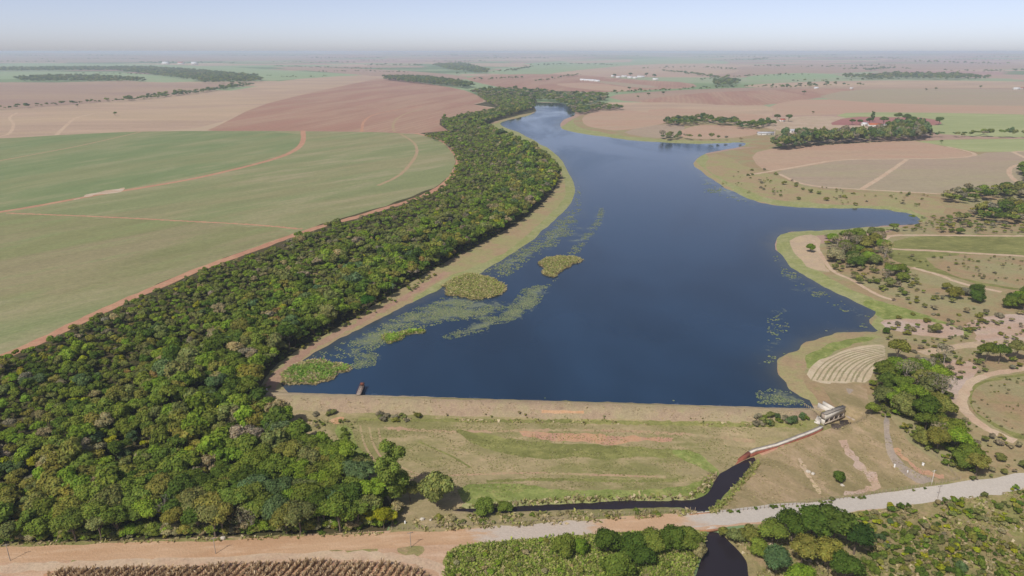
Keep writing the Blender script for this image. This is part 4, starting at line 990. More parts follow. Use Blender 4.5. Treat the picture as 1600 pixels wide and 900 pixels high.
mass_line('hedge', [(1200, 139), (1235, 138.5), (1268, 136), (1300, 135), (1354, 135)], 14, 1.9, 0.8, DK, 14, gap=.15)
mass_line('hedge', [(1356, 112), (1385, 108), (1430, 109)], 24, 2.8, .8, DK, 30)
mass_line('hedge', [(1320, 110), (1342, 109.5)], 22, 2.6, .8, DK, 30)
mass_line('hedge', [(1424, 98), (1480, 99.5), (1530, 101), (1582, 101.5)], 34, 4.0, .8, DK, 60)
mass_line('hedge', [(1130, 95), (1180, 95), (1200, 93)], 40, 4.0, .8, DK, 60)
for k, (xa, xb, y) in enumerate(((0, 90, 97.5), (60, 215, 93), (215, 275, 98), (240, 380, 99.5), (425, 560, 98.5), (480, 600, 92), (560, 620, 95), (670, 760, 97), (570, 660, 103), (760, 860, 92), (900, 1000, 88.5), (1080, 1250, 90), (1250, 1420, 92), (1390, 1590, 94), (20, 200, 88), (300, 480, 88), (640, 780, 88.5), (1150, 1330, 87.5), (1480, 1640, 90))):
    n = 5; mass_line('far_hedge', [(xa + (xb - xa) * i / (n - 1), y + RNG.uniform(-.5, .5)) for i in range(n)], 26 if y > 92 else 60, 2.7 if y > 92 else 4.4, 0.7, ('blue', 'dark', 'mid'), 34, gap=0.12)
mass_poly('eucalyptus_wood', [(1203, 233), (1222, 223), (1262, 219), (1300, 216), (1380, 212), (1440, 209), (1456, 215), (1440, 220), (1360, 223), (1300, 227), (1250, 232), (1226, 236)], 7.5, 1.45, 1.25, ('moss', 'dark', 'blue', 'moss', 'grey'), 'B')
mass_poly('eucalyptus_wood', [(1380, 211), (1400, 205), (1434, 203), (1445, 210)], 8, 1.6, 1.3, ('moss', 'dark', 'blue'), 'B')
mass_line('hedge', [(1445, 215), (1500, 214), (1540, 212), (1570, 215), (1640, 217)], 9, 1.5, 0.9, MX, 14, 'B')
mass_poly('thicket', [(1036, 193), (1060, 189), (1110, 187), (1117, 192), (1080, 197), (1046, 198)], 10, 1.35, 0.9, DK, 'B')
mass_poly('thicket', [(1112, 192), (1150, 189), (1160, 196), (1122, 198)], 10, 1.3, 0.85, DK, 'B')
mass_poly('thicket', [(1028, 217), (1060, 214), (1074, 218), (1042, 221)], 9, 1.2, 0.9, MX, 'B')
mass_line('thicket', [(1076, 219), (1140, 219), (1160, 222)], 16, 1.3, 1.0, ('grey', 'moss', 'tan'), 6, 'B')
mass_poly('thicket', [(1146, 198), (1200, 192), (1217, 196), (1185, 202), (1150, 202)], 10, 1.2, 0.9, DK, 'B')
mass_poly('thicket', [(1466, 312), (1482, 305), (1540, 302), (1600, 297), (1660, 292), (1660, 312), (1590, 311), (1520, 318), (1475, 320)], 7.5, 1.25, 0.85, ('mid', 'moss', 'dark', 'olive', 'grey'), 'B')
mass_poly('thicket', [(1510, 334), (1540, 326), (1600, 322), (1660, 316), (1660, 356), (1590, 354), (1545, 348), (1516, 342)], 7.0, 1.25, 0.8, ('moss', 'grey', 'dark', 'olive', 'mid'), 'B')
mass_poly('thicket', [(1590, 268), (1660, 262), (1660, 288), (1600, 286)], 8, 1.3, 0.85, ('mid', 'dark', 'blue'), 'B')
mass_line('thicket', [(1440, 352), (1460, 346), (1500, 356), (1560, 360)], 10, 0.7, 0.7, ('moss', 'olive', 'grey', 'mid'), 14, 'B', gap=.3)
mass_poly('thicket', [(1480, 340), (1500, 336), (1530, 346), (1500, 350)], 10, 0.9, 0.7, ('moss', 'grey', 'mid'), 'B')

for a, b, c, sp_, gp_ in (((430, 104), (520, 107), (600, 109), 18, .3), ((500, 113), (560, 112), (640, 114), 18, .35), ((840, 128), (880, 121), (905, 118), 16, .4), ((1090, 126), (1170, 120), (1260, 118), 20, .3), ((1240, 128), (1330, 127), (1420, 124), 18, .5),
                        ((1160, 104), (1280, 106), (1400, 103), 26, .3), ((1480, 112), (1540, 113), (1620, 110), 24, .3), ((820, 104), (900, 101), (960, 103), 26, .4), ((100, 117), (160, 116), (230, 118), 18, .5), ((420, 120), (470, 122), (520, 120), 14, .5), ((1000, 108), (1090, 106), (1150, 110), 24, .4)):
    mass_line('hedge', [a, b, c], sp_, sp_ * .095, .75, DK, sp_, gap=gp_)
# lone trees standing in the far fields
LONE = [(983, 141, 6, 'dark tree standing alone in the pink field left of the river hedge'), (1013, 150, 5, 'dark tree on the edge of the mauve field, the upper one'), (997, 154, 4, 'small dark tree below the other two at the mauve field'),
        (1036, 148, 5, 'dark round tree on the upper edge of the mauve field'), (1256, 148, 6, 'flat topped tree alone on the line between two tilled fields'), (1467, 195, 7, 'big round tree alone right of the red field'),
        (1331, 195, 5, 'low dark tree at the left end of the farmyard garden'), (1343, 195, 5, 'second low dark tree along the farmyard garden'), (1358, 194, 6, 'round dark tree behind the orange roofed house'),
        (1380, 195, 7, 'round dark tree right of the orange roofed house'), (1402, 190, 8, 'tall dark tree behind the small red roofed house'), (1414, 192, 8, 'broad dark tree right of the small red roofed house'),
        (1424, 194, 7, 'dark tree at the right end of the farm trees'), (1214, 188, 6, 'dark tree left of the small pink roofed house'), (1232, 190, 7, 'dark tree right of the small pink roofed house'),
        (1200, 192, 4, 'low tree left of the small pink roofed house'), (180, 181, 4, 'tiny dark tree alone in the tan field'), (121, 167, 3, 'tiny bush close to the hedge in the tan field'),
        (795, 178, 5, 'dark tree at the bend of the upper lake'), (1270, 178, 3, 'low bush in the middle of the pink field'), (1462, 141, 5, 'dark round tree far off in the grey field'), (1447, 142, 4, 'smaller dark tree far off in the grey field'),
        (1532, 138, 5, 'small tree far off beside the pale field'), (1264, 135, 9, 'round tree beside the far white house'), (1292, 134, 9, 'tall tree right of the far white house'), (960, 121, 9, 'tree at the left end of the far white sheds'),
        (985, 119.5, 10, 'tree behind the far white sheds, left of the middle'), (1010, 120, 10, 'tree behind the far white sheds, right of the middle'), (1022, 122, 10, 'tree at the right end of the far white sheds'), (1471, 224, 2.5, 'tiny dark bush on the lime green strip')]
for px, py, r, lb in LONE: place(px, py, 'round', int(RNG.integers(5)), r, 'dark', lb, zs=0.85, name='field_tree')
place(1363, 190, 'tall', 2, 4.2, 'dark', 'slender tall dark tree above the farm garden', zs=1.3, name='field_tree')

# ------------------------------------------------------------------ shrubs of the scrub below the road
def shrub_mesh(i):
    V, F, C, _ = crown(300 + i, 1.3, -0.5, 1.7, 6, 330, 0.26, jit=0.9); return npmesh('shrub', V, F, LEAF, C)
SHRUB = [shrub_mesh(i) for i in range(7)]
SH0 = {}
def shrub(x, y, s, hue, label, group=None, zs=1.0):
    i = int(RNG.integers(7))
    if i not in SH0: o = link('shrub', SHRUB[i]); SH0[i] = o
    else:
        o = SH0[i].copy(); COL.objects.link(o)
        for k in list(o.keys()): del o[k]
    o.location = (x, y, hz(x, y)); o.rotation_euler = (0, 0, RNG.uniform(0, 6.28)); o.scale = (s, s, s * zs)
    h = np.array(HUE[hue]) * RNG.uniform(0.8, 1.2); o.color = (*h, 1)
    return tag(o, label, 'shrub', group)
def build_scrub():
    W = world_poly([(1355, 800), (1400, 792), (1500, 777), (1600, 762), (1660, 756), (1680, 925), (1335, 925), (1350, 880), (1368, 850)])
    P1 = scatter(W, 3.1, 0.55); nz = wnoise(P1, 14, 21); P1 = P1[(nz > -0.9)]
    P1 = P1[np.argsort(np.hypot(P1[:, 0], P1[:, 1]))][:135]
    for x, y in P1:
        u = RNG.uniform(); hue = 'moss' if u < .26 else 'mid' if u < .46 else 'olive' if u < .62 else 'dark' if u < .76 else 'tan' if u < .86 else 'lime' if u < .905 else 'grey' if u < .95 else 'blue'
        shrub(x, y, RNG.uniform(0.5, 1.35) * (0.75 if hue == 'lime' else 1), hue, WORD[hue] + ' shrub scattered over the dry scrub below the gravel road', 'shrubs of the scrub below the road', RNG.uniform(.7, 1.1))
build_scrub()
def low_scrub():
    W = world_poly([(1340, 806), (1400, 792), (1500, 777), (1600, 762), (1680, 756), (1680, 925), (1330, 925), (1345, 880), (1366, 850)]); P1 = scatter(W, 1.9, .55); P1 = P1[wnoise(P1, 12, 77) > -0.35]; ms = Mass()
    for x, y in P1: ms.tree(x, y, hz(x, y) - .5, RNG.uniform(.12, .40), RNG.uniform(.6, .9), ('moss', 'mid', 'olive', 'moss', 'tan', 'bright', 'dark', 'lime')[int(RNG.integers(8))], 'B', trunk=False)
    ms.build('low_scrub')
low_scrub()
def brush(px, sp, lo, hi, hues, thr, L=16, name='brush_cover', zs=.8):
    P1 = scatter(world_poly(px), sp, .55); P1 = P1[wnoise(P1, L, int(RNG.integers(999))) > thr]; ms = Mass(); z = H(P1)
    for (x, y), zz in zip(P1, z): sc = RNG.uniform(lo, hi); ms.tree(x, y, zz - 1.3 * sc, sc, zs * RNG.uniform(.8, 1.2), hues[int(RNG.integers(len(hues)))], 'B', trunk=False)
    if ms.n: ms.build(name)
DRY = ('moss', 'grey', 'olive', 'tan', 'moss', 'mid')
brush([(1288, 372), (1380, 374), (1400, 410), (1440, 445), (1400, 472), (1330, 440), (1300, 424)], 5.0, .25, .65, DRY, -.5)
brush([(1400, 446), (1470, 448), (1600, 482), (1660, 500), (1660, 515), (1480, 492), (1400, 474)], 5.5, .2, .6, DRY, 0.0)
brush([(1440, 338), (1600, 352), (1680, 352), (1680, 366), (1380, 363), (1440, 353)], 5.5, .25, .75, ('moss', 'mid', 'olive', 'grey', 'mid'), -.3)
brush([(1385, 506), (1600, 498), (1660, 505), (1660, 545), (1500, 548), (1400, 545), (1380, 525)], 3.6, .12, .42, DRY, 0.15, 12)
brush([(1405, 548), (1600, 552), (1660, 575), (1560, 580), (1500, 600), (1450, 582)], 3.4, .12, .42, DRY, 0.2, 12)
brush([(1400, 396), (1660, 406), (1660, 448), (1550, 440), (1440, 415)], 5.0, .10, .32, DRY, 0.3, 20)
brush([(1130, 262), (1260, 292), (1460, 306), (1460, 326), (1300, 320), (1180, 308), (1120, 285)], 9.0, .15, .5, DRY, 0.5, 40)
brush([(1362, 600), (1376, 572), (1432, 566), (1468, 590), (1490, 640), (1510, 690), (1540, 730), (1500, 746), (1462, 718), (1410, 672), (1366, 645)], 2.6, .2, .5, ('moss', 'mid', 'olive', 'mid', 'bright'), -.8)
brush([(1486, 648), (1530, 668), (1600, 700), (1660, 700), (1660, 740), (1500, 752), (1490, 700)], 3.2, .12, .42, DRY, 0.0, 12)
brush([(1515, 640), (1512, 615), (1545, 593), (1660, 580), (1660, 690), (1600, 688), (1545, 660)], 3.0, .06, .18, ('tan', 'olive', 'tan', 'moss'), 0.2, 10)
brush([(700, 895), (704, 866), (760, 852), (900, 842), (1060, 834), (1100, 838), (1080, 920), (700, 920)], 2.6, .10, .34, ('moss', 'mid', 'bright', 'olive', 'tan'), -.1, 10)
brush([(455, 655), (540, 652), (560, 660), (530, 700), (480, 690)], 2.4, .10, .25, DRY, 0.1, 8)
brush([(620, 640), (1000, 652), (1270, 656), (1270, 664), (1000, 660), (620, 656)], 2.2, .06, .2, ('olive', 'moss', 'tan'), 0.45, 12)
brush([(430, 575), (470, 548), (510, 528), (600, 484), (690, 425), (690, 415), (600, 470), (500, 524), (440, 560), (418, 590), (405, 606), (412, 640), (425, 610)], 3.0, .15, .4, ('moss', 'mid', 'olive'), -.1, 14)
def dots(px, n, slo, shi, hues, where, group):
    W = world_poly(px); P1 = scatter(W, math.sqrt(max(1.0, polyarea(W)) / n), 0.5)
    for x, y in P1[:n + 6]:
        hue = hues[int(RNG.integers(len(hues)))]; shrub(x, y, RNG.uniform(slo, shi), hue, WORD[hue] + ' ' + where, group, RNG.uniform(.6, 1.0))
def polyarea(W): x, y = W[:, 0], W[:, 1]; return 0.5 * abs(np.dot(x, np.roll(y, 1)) - np.dot(y, np.roll(x, 1)))
dots([(1170, 660), (1190, 650), (1262, 650), (1268, 662), (1230, 666), (1180, 664)], 14, 0.9, 1.7, ('mid', 'moss', 'grey', 'blue'), 'shrub on the dam foot left of the spillway', 'shrubs on the dam foot left of the spillway')
dots([(585, 654), (600, 645), (640, 645), (658, 652), (640, 660), (600, 660)], 7, 0.8, 1.4, ('moss', 'olive', 'grey'), 'shrub on the berm left of the middle of the dam', 'shrubs on the berm')
dots([(492, 650), (500, 640), (524, 640), (530, 650), (510, 654)], 4, 0.8, 1.4, ('moss', 'grey'), 'shrub on the left end of the dam berm', 'shrubs on the left end of the berm')
dots([(530, 672), (548, 668), (552, 690), (578, 718), (600, 736), (592, 742), (560, 716), (534, 700)], 10, 0.8, 1.5, ('bright', 'mid'), 'shrub in the green ditch left of the meadow', 'shrubs in the green ditch')
dots([(1200, 262), (1260, 290), (1350, 300), (1455, 306), (1455, 322), (1340, 322), (1240, 314), (1160, 288), (1150, 262)], 24, 0.9, 2.4, ('moss', 'grey', 'olive'), 'shrub dotted over the dry pasture below the tilled field', 'shrubs on the dry pasture across the lake')
dots([(1390, 396), (1500, 402), (1590, 410), (1590, 446), (1500, 430), (1420, 410)], 12, 0.6, 1.2, ('moss', 'tan', 'grey'), 'shrub dotted over the fenced dry field', 'shrubs in the dry field')
dots([(1385, 500), (1430, 490), (1520, 486), (1590, 500), (1590, 528), (1500, 524), (1440, 532), (1390, 520)], 20, 0.7, 1.7, ('moss', 'grey', 'olive', 'tan'), 'shrub on the rough ground behind the terraces', 'shrubs on the rough ground behind the terraces')
dots([(1400, 540), (1440, 535), (1500, 548), (1520, 572), (1500, 585), (1470, 580), (1430, 560)], 12, 0.9, 1.8, ('moss', 'grey', 'tan', 'olive'), 'shrub on the pale ground behind the grove', 'shrubs on the pale ground behind the grove')
dots([(630, 800), (700, 806), (900, 801), (1070, 797), (1086, 803), (900, 812), (700, 822)], 18, 0.5, 1.0, ('mid', 'moss', 'olive', 'tan'), 'shrub on the bank between the ditch and the road', 'shrubs on the bank beside the ditch')
dots([(1130, 800), (1250, 788), (1400, 768), (1450, 760), (1450, 764), (1300, 786), (1150, 804)], 12, 0.4, 0.8, ('mid', 'moss', 'dark'), 'shrub in the verge above the gravel road', 'shrubs in the verge of the gravel road')

# ------------------------------------------------------------------ grasses, reeds, crop, lily pads
def tufts(ms, P3, h, w, cols, blades=3, lean=0.5):
    n = len(P3); cols = np.array(cols)
    for k in range(blades):
        a = RNG.uniform(0, 6.28, n); u = np.column_stack([np.cos(a), np.sin(a), np.zeros(n)]); hh = (np.broadcast_to(h, n) * RNG.uniform(.55, 1.3, n))[:, None]; ww = w * RNG.uniform(.6, 1.3, n)[:, None]
        ln = np.column_stack([RNG.normal(0, lean, n), RNG.normal(0, lean, n), np.ones(n)]) * hh
        b = P3 + np.column_stack([RNG.normal(0, w * .3, n), RNG.normal(0, w * .3, n), np.full(n, -0.05)])
        V = np.stack([b - u * ww * .3, b + u * ww * .3, b + u * ww * .55 + ln, b - u * ww * .55 + ln * RNG.uniform(.8, 1.1, n)[:, None]], 1).reshape(-1, 3)
        c = cols[RNG.integers(len(cols), size=n)] * RNG.uniform(.75, 1.25, n)[:, None]
        ms.addt(V, np.arange(4 * n).reshape(n, 4), np.repeat(c, 4, 0))
GREENS = [(.27, .31, .08), (.36, .36, .11), (.43, .38, .17)]; STRAW = [(.52, .42, .24), (.46, .38, .20), (.60, .50, .32)]
def grass_stuff(name, px, sp, h, w, cols, blades=2, thr=None, L=10):
    W = world_poly(px); P1 = scatter(W, sp, .5)
    if thr is not None: P1 = P1[wnoise(P1, L, int(RNG.integers(999))) > thr]
    ms = Mass(); tufts(ms, np.column_stack([P1, H(P1)]), h, w, cols, blades); ms.build(name, mat=GRASS)
grass_stuff('tall_grass', [(694, 900), (698, 868), (714, 856), (760, 849), (900, 838), (1060, 830), (1104, 834), (1098, 858), (1083, 890), (1076, 925), (694, 925)], 0.42, 0.75, 0.5, [(.30, .38, .07), (.38, .44, .09), (.24, .33, .06), (.40, .42, .12), (.48, .42, .20)])
grass_stuff('scrub_grass', [(1126, 836), (1180, 824), (1300, 810), (1500, 779), (1660, 758), (1680, 925), (1172, 925), (1168, 880), (1146, 850)], 1.1, 0.65, 0.9, GREENS + STRAW, thr=-0.2)
grass_stuff('bank_grass', [(705, 795), (800, 784), (900, 778), (1000, 776), (1086, 776), (1086, 781), (980, 782), (900, 785), (800, 791)], 0.7, 0.9, 0.9, GREENS + STRAW)
grass_stuff('bank_grass', [(640, 812), (720, 804), (860, 801), (960, 798), (1075, 797), (1094, 804), (1000, 811), (900, 818), (760, 826), (660, 832)], 0.9, 0.7, 0.9, GREENS + STRAW, thr=-0.2, L=6)
grass_stuff('bank_grass', [(1104, 802), (1130, 782), (1152, 757), (1180, 722), (1188, 724), (1160, 760), (1138, 786), (1120, 803)], 0.7, 0.8, 0.8, GREENS)
grass_stuff('bank_grass', [(1120, 745), (1106, 765), (1086, 778), (1070, 778), (1096, 760), (1110, 740)], 0.8, 0.9, 0.9, GREENS + STRAW)
grass_stuff('dam_grass', [(412, 620), (850, 629), (1280, 645), (1270, 655), (1000, 654), (600, 645), (430, 638)], 1.3, 0.3, 0.6, STRAW, thr=0.35, L=6)
grass_stuff('dam_grass', [(560, 652), (700, 655), (900, 657), (1100, 661), (1260, 662), (1260, 668), (1000, 664), (700, 660)], 1.1, 0.6, 0.9, GREENS + STRAW, thr=0.1, L=8)
grass_stuff('dry_verge', [(-100, 848), (300, 842), (560, 832), (604, 831), (600, 836), (400, 844), (100, 852), (-100, 856)], 0.9, 0.55, 0.7, STRAW + GREENS, thr=-0.3, L=5)

grass_stuff('meadow_grass', [(430, 650), (560, 655), (850, 660), (1200, 668), (1180, 705), (1130, 735), (1080, 772), (900, 776), (740, 780), (640, 760), (560, 700)], 1.0, 0.22, 0.55, [(.34, .33, .14), (.30, .31, .11), (.42, .36, .20), (.26, .28, .09)], thr=-0.2, L=12)
grass_stuff('meadow_grass', [(1300, 668), (1345, 640), (1390, 652), (1420, 690), (1495, 745), (1380, 768), (1200, 795), (1130, 796), (1185, 718)], 1.1, 0.22, 0.55, [(.40, .34, .18), (.34, .31, .13), (.46, .38, .23)], thr=-0.1, L=10)
def crop():
    m = Mass(); a0 = gp(60, 899); W = world_poly([(74, 899), (96, 891), (300, 887), (420, 881), (480, 878), (560, 880), (618, 883), (650, 891), (676, 905), (684, 925), (684, 980), (60, 980)])
    ang = R(72); u = np.array([math.cos(ang), math.sin(ang)]); v = np.array([-u[1], u[0]])
    lo, hi = W.min(0), W.max(0); c = (lo + hi) / 2; Lr = np.hypot(*(hi - lo)) / 2
    P = []
    for q in np.arange(-Lr, Lr, 2.0):
        s = np.arange(-Lr, Lr, 0.24); s = s + RNG.normal(0, .08, len(s))
        P.append(c + np.outer(s, u) + np.outer(q + RNG.normal(0, .07, len(s)), v))
    P = np.vstack(P); P = P[inside(P, W)]
    tufts(m, np.column_stack([P, H(P)]), 1.35 * np.clip(1 + 0.16 * wnoise(P, 9, 4) + 0.1 * wnoise(P, 2.5, 9), .5, 1.5), 0.34, [(.66, .50, .31), (.56, .42, .25), (.74, .60, .40), (.46, .34, .20)], 4, 0.22)
    m.build('dry_crop', mat=GRASS)
crop()

MUD = solid('reed_mud', (.16, .14, .07), (.10, .10, .05), 0.6)
def reed_island(px, label, cols, rim):
    W = wobble(at_z(resample_px(smooth_px(px, it=1), 3), 0.0), 1.5); c = W.mean(0)
    root = empty('reed_island', (c[0], c[1], 0)); tag(root, label, 'reed island', 'reed islands in the lake')
    V = np.vstack([np.column_stack([W - c, np.full(len(W), -0.3)]), np.column_stack([(W - c) * 0.90, np.full(len(W), 0.10)]), [[0, 0, 0.15]]]); n = len(W)
    F = [(i, (i + 1) % n, n + (i + 1) % n, n + i) for i in range(n)]
    F += [(n + i, n + (i + 1) % n, n + (i + 2) % n, 2 * n) for i in range(0, n - 1, 2)]
    link('mud_bank', npmesh('mud_bank', V, np.array(F), MUD), root)
    P1 = scatter(W, 0.55, .5); d = polydist(P1, W); kp = d > np.abs(RNG.normal(0, .45, len(d))); P1, d = P1[kp], d[kp]; nz = wnoise(P1, 9, len(px)); ms = Mass()
    for k, sel in enumerate((d < 1.6, (d >= 1.6) & (nz > -0.3), (d >= 1.6) & (nz <= -0.3))):
        Q = P1[sel]; tufts(ms, np.column_stack([Q - c, np.full(len(Q), 0.15)]), 0.6 if k == 0 else 0.85, 0.6, (rim, cols, rim + cols)[k], 3, 0.9)
    o = link('reeds', npmesh('reeds', np.vstack(ms.V), np.vstack(ms.F), GRASS, np.vstack(ms.C)), root); o.color = (1, 1, 1, 1)
RG = [(.30, .37, .08), (.38, .40, .11), (.26, .32, .08)]; RT = [(.50, .43, .19), (.54, .45, .25), (.42, .38, .14)]
reed_island([(686, 450), (700, 438), (720, 430), (745, 428), (770, 434), (790, 447), (793, 456), (775, 464), (745, 468), (710, 467), (690, 461)], 'large oval reed island close to the west shore', RG + RT, RT)
reed_island([(845, 428), (850, 418), (852, 404), (865, 402), (885, 400), (905, 402), (908, 409), (895, 415), (885, 421), (876, 431), (860, 435)], 'ragged olive and tan reed island farthest from the shore', RG + RT, RT + [(.34, .24, .12)])
reed_island([(596, 531), (600, 522), (615, 518), (635, 515), (655, 514), (660, 518), (645, 521), (628, 525), (622, 534), (608, 539)], 'small hook shaped bright green reed island among lily pads', [(.27, .45, .06), (.34, .46, .08)], RT + RG)
reed_island([(444, 588), (452, 575), (465, 566), (485, 563), (505, 566), (530, 572), (537, 577), (522, 582), (517, 592), (500, 598), (480, 604), (460, 601), (446, 598)], 'reed bed with pale dry edge in the corner by the dam', [(.20, .38, .06), (.28, .42, .07), (.34, .38, .12)], RT + STRAW)

def lilies():
    ms = Mass()
    spec = [([(505, 553), (545, 528), (600, 503), (660, 476), (700, 462), (745, 468), (790, 470), (800, 478), (760, 500), (700, 502), (640, 522), (590, 546), (540, 562)], 0.90, -0.35),
            ([(690, 526), (720, 512), (790, 488), (815, 452), (840, 445), (855, 450), (845, 472), (805, 500), (745, 521), (700, 531)], 0.72, -0.9),
            ([(548, 575), (556, 554), (575, 548), (592, 553), (586, 571), (560, 577)], 0.7, -0.9),
            ([(750, 428), (800, 396), (850, 364), (885, 330), (905, 330), (900, 362), (870, 385), (830, 406), (790, 436)], 1.2, -0.25),
            ([(880, 404), (905, 372), (930, 345), (938, 322), (948, 326), (940, 350), (918, 378), (900, 402)], 1.1, -0.6),
            ([(862, 440), (880, 430), (850, 455), (838, 450)], 0.9, -0.2),
            ([(896, 306), (904, 290), (912, 320), (905, 338), (890, 345)], 1.6, 0.0),
            ([(1196, 486), (1232, 476), (1236, 500), (1228, 540), (1206, 570), (1188, 572), (1200, 530)], 1.1, 0.35),
            ([(1180, 612), (1212, 604), (1240, 612), (1276, 634), (1240, 634), (1184, 631)], 0.75, -0.25),
            ([(1206, 384), (1222, 410), (1260, 440), (1320, 470), (1364, 490), (1350, 500), (1290, 478), (1230, 440), (1208, 410)], 1.2, 0.25),
            ([(1218, 556), (1250, 530), (1300, 514), (1350, 505), (1362, 515), (1300, 522), (1250, 542)], 1.1, 0.3),
            ([(450, 607), (520, 588), (560, 560), (500, 545), (470, 575)], 1.0, 0.5),
            ([(1096, 262), (1088, 250), (1100, 300), (1180, 322), (1180, 318), (1120, 290)], 2.2, 0.4),
            ([(690, 628), (850, 619), (1160, 628), (1160, 631), (850, 623)], 1.2, 0.6)]
    base = [(.30, .34, .16), (.25, .31, .15), (.36, .37, .19), (.22, .28, .12)]
    for px, sp, thr in spec:
        W = at_z(resample_px(px, 5), 0.0); P1 = scatter(W, sp, .55); e = np.minimum(polydist(P1, W) / 9.0, 1.0)
        nz = 0.6 * wnoise(P1, 26, 5) + 0.6 * wnoise(P1, 8, 6) + 0.35 * RNG.normal(0, 1, len(P1)) - 0.8 * (1 - e)
        P1 = P1[nz > thr]; P1 = P1[inside(P1, LAKE)]; n = len(P1)
        if n == 0: continue
        r = sp * RNG.uniform(.30, .62, n); a0 = RNG.uniform(0, 6.28, n)
        ring = [np.column_stack([P1[:, 0] + r * np.cos(a0 + k * 1.0472) * RNG.uniform(.8, 1.1, n), P1[:, 1] + r * np.sin(a0 + k * 1.0472) * RNG.uniform(.8, 1.1, n), np.full(n, 0.035) + RNG.uniform(0, .03, n)]) for k in range(6)]
        V = np.stack(ring, 1).reshape(-1, 3); i0 = np.arange(n)[:, None] * 6
        F = np.vstack([i0 + np.array([0, 1, 2, 3]), i0 + np.array([0, 3, 4, 5])])
        c = np.array(base)[RNG.integers(4, size=n)] * RNG.uniform(.8, 1.2, n)[:, None]
        ms.addt(V, F, np.repeat(c, 6, 0))
    ms.build('lily_pads', mat=GRASS)
    print('pads', ms.n // 6)
lilies()

# ------------------------------------------------------------------ bare trees
def bare_tree(px, py, h, label, seed):
    g = random.Random(seed); p = gp(px, py); root = empty('bare_tree', tuple(p)); tag(root, label, 'tree')
    tr = MB(); tr.tube([(0, 0, -.4), (.1, 0, h * .2), (0, .1, h * .42)], [.34, .27, .2]); tr.build('trunk', PALEBARK, root)
    br = MB()
    def grow(a, d, L, r, k):
        b = a + d * L; br.tube([a, a + d * L * .5 + Vector((g.uniform(-.1, .1), g.uniform(-.1, .1), .05)) * L * .5, b], [r, r * .8, r * .55], 4)
        if k == 0: return
        for _ in range(3 if k > 1 else 4):
            e = (d + Vector((g.uniform(-.8, .8), g.uniform(-.8, .8), g.uniform(-.1, .5)))).normalized(); grow(b if g.random() < .6 else a + d * L * .7, e, L * g.uniform(.6, .85), r * .6, k - 1)
    for q in range(6):
        a = q * 1.05 + g.uniform(-.3, .3); grow(Vector((0, .05, h * .36)), Vector((math.cos(a) * .75, math.sin(a) * .75, .75)).normalized(), h * .26, .13, 3)
    br.build('branches', PALEBARK, root)
bare_tree(264, 818, 9.5, 'leafless pale grey tree spreading among green crowns near the road', 3)
bare_tree(388, 806, 8.0, 'leafless greyish tree at the right part of the wood front', 8)
bare_tree(376, 648, 8.0, 'leafless pale tree inside the wood level with the dam', 12)

# ------------------------------------------------------------------ the spillway
CONC = solid('pale_concrete', '#dcd5c8', '#c4baaa', 0.5); CONC2 = solid('grey_concrete', '#968e83', '#7c746a', 0.9); BASINM = solid('basin_shade_concrete', '#5c5048', '#3e3630', 0.7)  # basin tone is dark to paint in the shadow lying there
DIRTYC = solid('stained_concrete', '#b5a796', '#8f7a68', 0.7); RUST = solid('rust_steel', '#7d4634', '#5c3428', 1.2); WETRED = solid('red_wet_stain', '#9a5a45', '#7e4838', 0.6)
DARKST = solid('dark_steel', '#3c3834', '#2c2826', 1.0); YELLOWP = solid('faded_yellow_rail', '#c9b683', '#a89868', 2.0); WHITEP = solid('white_paint', '#e6e3dc', '#cfcac0', 2.0)
def gatehouse():
    b0 = np.array([*at_z([(1287, 667)], BASIN_Z)[0], BASIN_Z]); b1 = at_z([(1318, 655)], BASIN_Z)[0]; d = b1 - b0[:2]; wid = float(np.hypot(*d)); rz = math.atan2(d[1], d[0])
    root = empty('spillway_gatehouse', (b0[0], b0[1], b0[2]), rz); tag(root, 'white concrete gatehouse with four gate openings at the end of the dam', 'gatehouse')
    W = wid
    MB().box((W / 2, .62, 5.22), (W + .3, 1.55, .22)).build('roof_slab', CONC2, root)
    MB().box((W / 2, 0.12, 3.95), (W, .24, 2.3)).build('front_wall', CONC, root)
    for q in (.12, W - .12): MB().box((q, .95, 3.94), (.24, 1.4, 2.29)).build('side_wall', DIRTYC, root)
    MB().box((W / 2, 2.1, 2.5), (W - .5, .2, 4.6)).build('back_wall', DARKST, root)
    pitch = (W - .5) / 4
    for k in range(5): MB().box((.25 + k * pitch, 1.55, 1.4), (.42, 3.05, 3.2)).build('pier', CONC if k == 0 else DIRTYC, root)
    for k in range(4):
        g = MB().box((.25 + (k + .5) * pitch, 1.9, 1.15), (pitch - .47, .14, 2.2)).build('gate', RUST, root)
        MB().box((.25 + (k + .5) * pitch, 1.78, 1.9), (.16, .1, .7)).build('lifting_stem', DARKST, g)
    MB().box((W / 2, -.2, 1.45), (W + .2, .5, .25)).build('walkway', DIRTYC, root)
    MB().box((W / 2 + .4, -2.3, -.05), (W + 1.6, 4.2, .3)).build('basin_floor', BASINM, root)
    MB().box((W / 2 + 1.0, -4.4, .1), (W + 2.6, .35, .5)).build('basin_edge', YELLOWP, root)
    MB().box((W + 1.3, -1.4, .5), (.4, 4.6, 1.6)).build('wing_wall', DIRTYC, root)
gatehouse()
def long_box(mb, a, b, w, z0, z1, z0b=None, z1b=None):
    a = np.array(a[:2]); b = np.array(b[:2]); d = (b - a) / np.hypot(*(b - a)); n = np.array([-d[1], d[0]]) * w / 2
    z0b = z0 if z0b is None else z0b; z1b = z1 if z1b is None else z1b
    q = [a - n, b - n, b + n, a + n]; zz0 = [z0, z0b, z0b, z0]; zz1 = [z1, z1b, z1b, z1]
    return mb.hexa([(*p, z) for p, z in zip(q, zz0)] + [(*p, z) for p, z in zip(q, zz1)])
